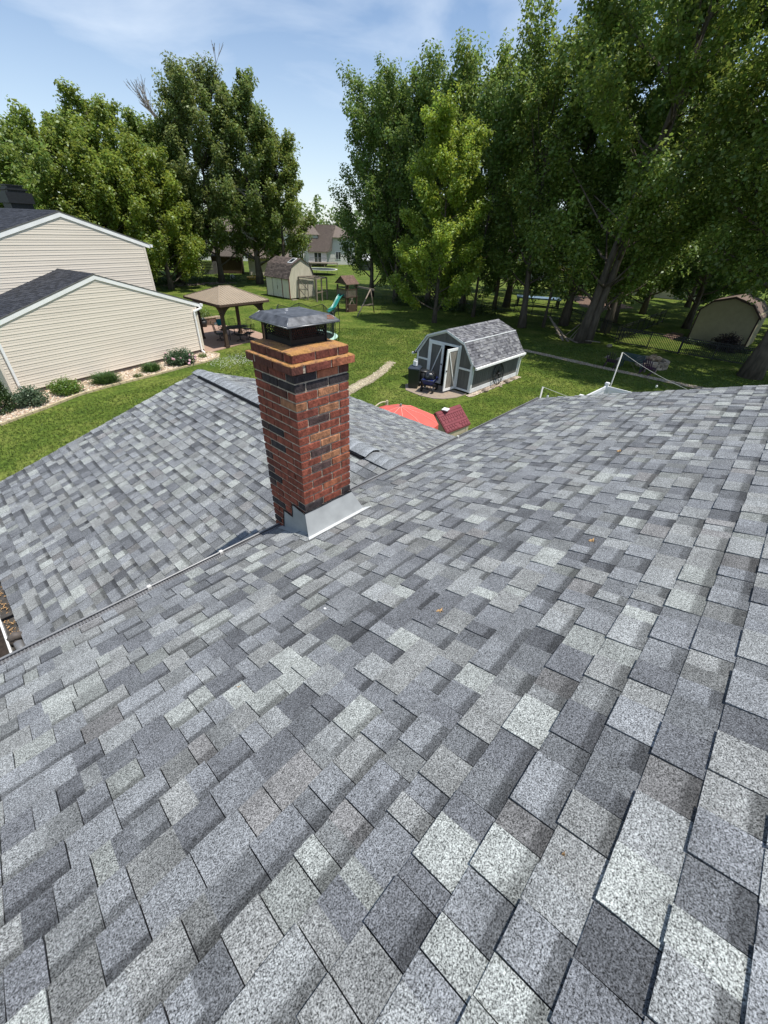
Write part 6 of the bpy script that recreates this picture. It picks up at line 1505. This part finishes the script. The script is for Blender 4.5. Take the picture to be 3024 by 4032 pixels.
# ------------------------------------------------------------------ trees
def tree(name, x, y, h, r, base, label, seed, col=(.10, .165, .03), nl=15000, leaf=.15, lean=(0, 0), tr=.28, nbr=26, clump=.75, upang=(.45, .95), shape='ovate', trunks=1, group=None, crown_off=(0, 0), dead=0, low=0.3, cat='tree'):
    t = thing(name, label, cat, (x, y, 0), 0, group); rg = random.Random(seed); tb_ = MB(); C_ = []; D_ = []; S_ = []
    for ti in range(trunks):
        off = Vector((rg.uniform(-.5, .5), rg.uniform(-.5, .5), 0)) if ti else Vector((0, 0, 0))
        top = Vector((lean[0]+crown_off[0], lean[1]+crown_off[1], h*.93))
        n_ = 9; ax = []
        for i in range(n_+1):
            q = i/n_; ax.append(off*(1-.5*q)+Vector((lean[0]*q+crown_off[0]*q**2+rg.uniform(-.12, .12)*q*2, lean[1]*q+crown_off[1]*q**2+rg.uniform(-.12, .12)*q*2, h*.93*q)))
        rs = [max(.02, tr*(1-.93*(i/n_)**.8)*(1.35 if i == 0 else 1)) for i in range(n_+1)]
        tb_.tube(ax, rs, 9)
        def axp(q):
            f_ = min(n_-1e-6, q*n_); i = int(f_); return ax[i].lerp(ax[i+1], f_-i)
        for b_ in range(nbr//trunks):
            q0 = base/h+(1-base/h)*((b_+rg.random())/(nbr//trunks))**.9*.93; z0 = q0*h
            u = (z0-base)/(h-base); u = min(max(u, 0), 1)
            if shape == 'ovate': rr_ = r*(1-u)**.62*(.55+.45*min(1, (u+low)/.35))
            elif shape == 'column': rr_ = r*(1-u**2.2)**.6*(.7+.3*min(1, u/.2))
            elif shape == 'spread': rr_ = r*math.sqrt(max(.02, 1-(u*1.02)**2))*(.75+.25*min(1, u/.25))
            az = b_*2.39996+rg.uniform(-.5, .5); el = rg.uniform(*upang)+u*.35
            p0 = axp(max(.05, (z0-rr_*.45*math.tan(el)*.6)/(h*.93)) if z0 > base*.8 else q0); L_b = rr_*rg.uniform(.8, 1.12)
            d = Vector((math.cos(az), math.sin(az), 0)); pts = [p0]; seg = 5
            for k_ in range(1, seg+1):
                qq = k_/seg; pts.append(p0+d*L_b*qq+Vector((0, 0, L_b*math.tan(el)*.75*qq**1.25))+Vector((rg.uniform(-.1, .1), rg.uniform(-.1, .1), rg.uniform(-.08, .08)))*L_b*.25)
            if pts[-1].z > h: 
                dz_ = pts[-1].z-h*rg.uniform(.93, 1.0)
                pts = [Vector((p.x, p.y, p.z-dz_*i/seg)) for i, p in enumerate(pts)]
            r0 = max(.03, tr*.34*(1-u*.7)); tb_.tube(pts, [r0*(1-.85*i/seg) for i in range(seg+1)], 5)
            for k_ in range(2, seg+1):
                for m_ in range(3 if k_ > 2 else 2):
                    a2 = az+rg.uniform(-1.1, 1.1); l2 = clump*rg.uniform(.5, 1.5); c0 = pts[k_]+Vector((math.cos(a2)*l2, math.sin(a2)*l2, rg.uniform(-.15, .9)*clump))
                    if m_ == 0: tb_.tube([pts[k_], c0], [r0*.3, .01], 3, cap=False)
                    dd_ = (c0-pts[k_])+Vector((0, 0, clump*.9)); dd_.normalize(); C_.append(c0); D_.append(dd_); S_.append(clump*rg.uniform(.5, 1.05))
        for m_ in range(9): 
            q = 1-.22*rg.random(); p = axp(q); C_.append(p+Vector((rg.uniform(-.3, .3), rg.uniform(-.3, .3), rg.uniform(0, h*.05)))); D_.append(Vector((0, 0, 1))); S_.append(clump*rg.uniform(.35, .7))
    tb_.build('trunk', 'bark', t)
    nl = nl*(1.75 if group == LG_ else 1.75); leaf = leaf*.8
    n_per = max(3, int(nl/len(C_)))
    leaves('crown', np.array([list(c) for c in C_]), np.array([list(c) for c in D_]), n_per, np.array(S_), leaf, col, parent=t, seed=seed+100)
    return t
G1 = (.185, .25, .045); G2c = (.165, .235, .05); G3 = (.14, .215, .05); YG = (.235, .32, .045)
LG_ = 'tall trees of the left grove'; RG_ = 'tall trees of the right grove'
# left grove
tree('broadleaf_tree', 9.0, 52.0, 12.8, 4.6, 1.5, 'green tree at the far left edge, behind the black chimney', 1, G2c, 17000, .17, group=LG_, tr=.3, low=.5)
tree('broadleaf_tree', 14.5, 56.0, 13.0, 4.4, 1.5, 'tree rising just right of the black chimney of the tan house', 2, G1, 16000, .17, group=LG_, low=.5)
tree('broadleaf_tree', 19.6, 59.5, 16.2, 4.6, 1.6, 'broad green tree behind the peak of the tall tan gable', 3, G1, 18000, .17, group=LG_, low=.5)
tree('broadleaf_tree', 16.8, 52.5, 11.0, 3.8, 1.0, 'lower yellowish tree in front of the grove, over the tan gable', 4, (.185, .245, .04), 18000, .16, group=LG_, low=.6)
tree('broadleaf_tree', 21.6, 54.0, 12.0, 4.0, .8, 'bright green bushy tree right behind the slope of the tall tan gable', 5, (.195, .255, .038), 20000, .16, group=LG_, low=.6)
tree('broadleaf_tree', 25.2, 60.0, 15.6, 4.6, 2.0, 'tall tree between the bright bushy tree and the leafiest big tree', 6, G2c, 16000, .17, group=LG_, low=.4)
tree('broadleaf_tree', 24.9, 58.2, 12.5, 3.6, 1.6, 'slender tree with low branches beside the rail fence', 61, G3, 9000, .16, group=LG_, tr=.2)
big = tree('broadleaf_tree', 29.6, 57.2, 19.6, 5.4, 3.0, 'biggest tree of the left grove with bare dead limbs at its upper left', 7, (.16, .205, .058), 32000, .16, group=LG_, tr=.36, nbr=36, clump=.8, low=.4)
tree('broadleaf_tree', 33.4, 54.2, 19.4, 4.9, 2.8, 'tall tree standing left of the cream shed', 8, (.145, .20, .052), 28000, .16, group=LG_, tr=.42, nbr=32, low=.4)
tree('broadleaf_tree', 36.0, 52.0, 15.5, 3.9, 2.6, 'tree at the right end of the left grove beside the open sky gap', 9, (.16, .21, .045), 18000, .16, group=LG_, low=.5)
tree('broadleaf_tree', 29.0, 67.0, 15.5, 5.5, 2.0, 'dark tree deep behind the left grove', 10, G3, 14000, .2, group=LG_)
tree('broadleaf_tree', 20.0, 68.0, 14.8, 5.5, 2.0, 'dark tree deep behind the left grove toward the left edge', 62, G3, 13000, .2, group=LG_)
tree('broadleaf_tree', 9.0, 64.0, 13.2, 5.5, 2.0, 'dark tree behind the far left trees', 63, G3, 12000, .2, group=LG_)
tree('broadleaf_tree', 37.6, 60.5, 11.5, 3.2, 2.2, 'smaller tree half hiding the far house from the left', 64, G1, 9000, .17, group=LG_)
dd = MB(); rg = random.Random(3)
def twig(p, d, l, r_, dep, top=False):
    global dd
    if top: dd = MB()
    q = p+d*l; m_ = p.lerp(q, .5)+Vector((rg.uniform(-.1, .1), rg.uniform(-.1, .1), rg.uniform(-.05, .1)))*l*.4; dd.tube([p, m_, q], [max(r_, .02), max(r_*.75, .018), max(r_*.5, .015)], 4)
    if dep > 0:
        for i in range(3): 
            nd = (d+Vector((rg.uniform(-.55, .55), rg.uniform(-.55, .55), rg.uniform(-.1, .5)))).normalized(); twig(m_.lerp(q, rg.random()), nd, l*rg.uniform(.5, .8), r_*.5, dep-1)
    if top: dd.build('dead_branch', 'deadwood', big)
twig(Vector((-1.0, .8, 12.5)), Vector((-.55, .35, .75)).normalized(), 3.4, .12, 4, True); twig(Vector((-2.2, 1.4, 14.0)), Vector((-.5, .35, .7)).normalized(), 2.6, .1, 3, True); twig(Vector((1.0, -1, 16)), Vector((.25, -.2, .9)).normalized(), 2.6, .08, 3, True)
twig(Vector((.5, -3.8, 10.5)), Vector((.6, -.5, -.55)).normalized(), 2.6, .11, 3, True); twig(Vector((-.3, -3.8, 8.5)), Vector((.5, -.4, -.7)).normalized(), 2.2, .1, 3, True)
# right grove
tree('broadleaf_tree', 38.2, 38.0, 17.8, 3.3, 1.6, 'tree at the left end of the right grove, edging the sky gap', 11, G3, 17000, .145, group=RG_, tr=.26, nbr=32, shape='column', upang=(.7, 1.15))
tree('broadleaf_tree', 38.0, 34.0, 17.9, 3.7, 1.8, 'tall dark tree behind the playset roof', 12, G3, 18000, .145, group=RG_, nbr=32, shape='column', upang=(.7, 1.15))
tree('young_maple', 31.5, 23.4, 13.5, 3.7, 1.0, 'bright yellow green young maple standing before the right grove', 13, YG, 30000, .115, group=None, tr=.19, nbr=34, clump=.6, shape='ovate', upang=(.35, .85), low=.6)
tree('broadleaf_tree', 38.8, 30.0, 18.0, 3.9, 2.6, 'tall tree directly behind the top of the bright young maple', 14, G3, 17000, .145, group=RG_, nbr=32, shape='column', upang=(.7, 1.15))
tree('broadleaf_tree', 39.6, 26.0, 18.0, 3.8, 3.2, 'tall tree just right of the bright young maple', 15, G2c, 16000, .145, group=RG_, nbr=30, shape='column', upang=(.7, 1.15))
tree('broadleaf_tree', 37.1, 23.0, 15.8, 3.1, 2.2, 'thin trunked tree above the far end of the grey shed roof', 16, G3, 13000, .14, group=RG_, tr=.15, shape='column', upang=(.7, 1.15))
tree('broadleaf_tree', 42.8, 24.1, 17.0, 3.6, 2.2, 'slim tree in front of the sunlit far lawn', 17, G3, 10000, .16, group=RG_, tr=.2, shape='column')
tree('broadleaf_tree', 45.9, 24.3, 17.0, 3.8, 1.8, 'pair of trunks in front of the sunlit far lawn', 18, G3, 10000, .16, group=RG_, tr=.3, trunks=2, shape='column')
tree('broadleaf_tree', 36.3, 17.4, 18.3, 3.1, 2.6, 'tree whose leaning trunk stands behind the right end of the grey shed', 19, G2c, 16000, .14, group=RG_, tr=.3, lean=(.3, 1.6), nbr=32, shape='column', upang=(.7, 1.15))
tree('broadleaf_tree', 38.2, 16.3, 17.5, 3.0, 2.4, 'thin tree between the leaning trunk and the lumber pile', 20, G3, 10000, .14, group=RG_, tr=.12, shape='column')
tree('broadleaf_tree', 40.9, 15.6, 20, 4.4, 2.0, 'tree behind the propped lumber', 21, G3, 15000, .15, group=RG_, tr=.36, shape='ovate')
tree('broadleaf_tree', 35.2, 11.3, 22.5, 6.2, 3.0, 'largest leaning double tree with lumber against its trunk', 22, (.15, .215, .042), 46000, .135, group=RG_, tr=.33, trunks=2, lean=(-.5, -1.8), nbr=46, clump=.95, shape='spread', upang=(.4, .95))
tree('broadleaf_tree', 40.6, 11.8, 20, 5.2, 2.2, 'tree just inside the corner of the black fence', 23, G3, 17000, .145, group=RG_, tr=.34, shape='spread')
tree('broadleaf_tree', 47.0, 13.2, 17, 4.6, 1.4, 'tree beyond the back run of the black fence', 24, G2c, 13000, .165, group=RG_, tr=.3, shape='spread')
tree('broadleaf_tree', 50.0, 7.5, 15.5, 5.0, 2.0, 'tree behind the left side of the tan shed', 25, (.11, .18, .05), 18000, .165, group=RG_, tr=.3, shape='spread')
tree('broadleaf_tree', 52.5, .8, 17.5, 5.4, 2.4, 'tree behind the right side of the tan shed', 26, (.105, .17, .05), 18000, .165, group=RG_, shape='spread')
tree('broadleaf_tree', 34.0, .75, 20, 5.8, 4.4, 'thick trunked tree leaning at the right picture edge', 27, (.145, .205, .042), 46000, .13, group=RG_, tr=.52, lean=(-.3, -.6), crown_off=(-1.4, .4), nbr=48, clump=.95, shape='spread', upang=(.25, .85))
tree('broadleaf_tree', 43.0, -5.5, 19, 6, 3.0, 'tree outside the right edge beyond the fence', 28, G3, 14000, .165, group=RG_, shape='spread')
tree('broadleaf_tree', 56.0, 13.0, 16, 5.2, .8, 'tree far behind the fence corner', 29, G3, 11000, .2, group=RG_, shape='spread')
tree('broadleaf_tree', 58.0, 33.0, 15.5, 6.0, .5, 'dark tree beyond the sunlit lawn, behind the young maple', 30, G3, 11000, .2, group=RG_, shape='spread')
tree('broadleaf_tree', 66.0, 24.0, 15.0, 6.0, .5, 'tree far behind the sunlit lawn and the pale blue tub', 34, G3, 12000, .22, group=RG_, shape='spread', low=.6)
tree('broadleaf_tree', 68.0, 11.0, 15.0, 6.0, .5, 'tree far behind the mulch area', 35, G3, 12000, .22, group=RG_, shape='spread', low=.6)
tree('broadleaf_tree', 60.0, 5.0, 13.0, 5.0, .5, 'tree far behind the left of the tan shed', 36, G3, 10000, .2, group=RG_, shape='spread', low=.6)
tree('broadleaf_tree', 46.5, 40.5, 15.0, 4.4, .8, 'dark bushy tree behind the playset', 31, G3, 14000, .17, group=RG_, shape='spread', low=.6)
tree('broadleaf_tree', 42.5, 35.5, 14.5, 4.2, .6, 'bushy tree right behind the swing beam', 32, G3, 14000, .16, group=RG_, shape='spread', low=.6)
tree('broadleaf_tree', 41.0, 30.5, 9.0, 3.2, .4, 'low bushy tree in the shade left of the young maple', 33, G3, 9000, .15, group=RG_, shape='spread', low=.6)
# far tree line on the horizon: one mass
def far_wood():
    rg = np.random.default_rng(5); C_ = []; D_ = []; S_ = []
    for i in range(150):
        az = rad(-25+140*i/150)+rg.normal()*.01; D = 120+rg.random()*45; h = 9.0+rg.random()*4.0
        if 46 < math.degrees(az) < 56: D = 128+rg.random()*20
        x, y = D*math.cos(az), D*math.sin(az)
        for k in range(26):
            z = h*(.1+.85*rg.random()); r_ = 4.2*math.sqrt(max(.05, 1-((z/h)-.3)**2*1.8)); a = rg.random()*6.28
            C_.append((x+r_*math.cos(a), y+r_*math.sin(a), z)); D_.append((0, 0, 1)); S_.append(1.3)
    o = leaves('far_wood', np.array(C_), np.array(D_, float), 26, np.array(S_), .42, (.13, .19, .06), seed=9); tag(o, kind='stuff')
far_wood()
# shaded undergrowth at the feet of both groves
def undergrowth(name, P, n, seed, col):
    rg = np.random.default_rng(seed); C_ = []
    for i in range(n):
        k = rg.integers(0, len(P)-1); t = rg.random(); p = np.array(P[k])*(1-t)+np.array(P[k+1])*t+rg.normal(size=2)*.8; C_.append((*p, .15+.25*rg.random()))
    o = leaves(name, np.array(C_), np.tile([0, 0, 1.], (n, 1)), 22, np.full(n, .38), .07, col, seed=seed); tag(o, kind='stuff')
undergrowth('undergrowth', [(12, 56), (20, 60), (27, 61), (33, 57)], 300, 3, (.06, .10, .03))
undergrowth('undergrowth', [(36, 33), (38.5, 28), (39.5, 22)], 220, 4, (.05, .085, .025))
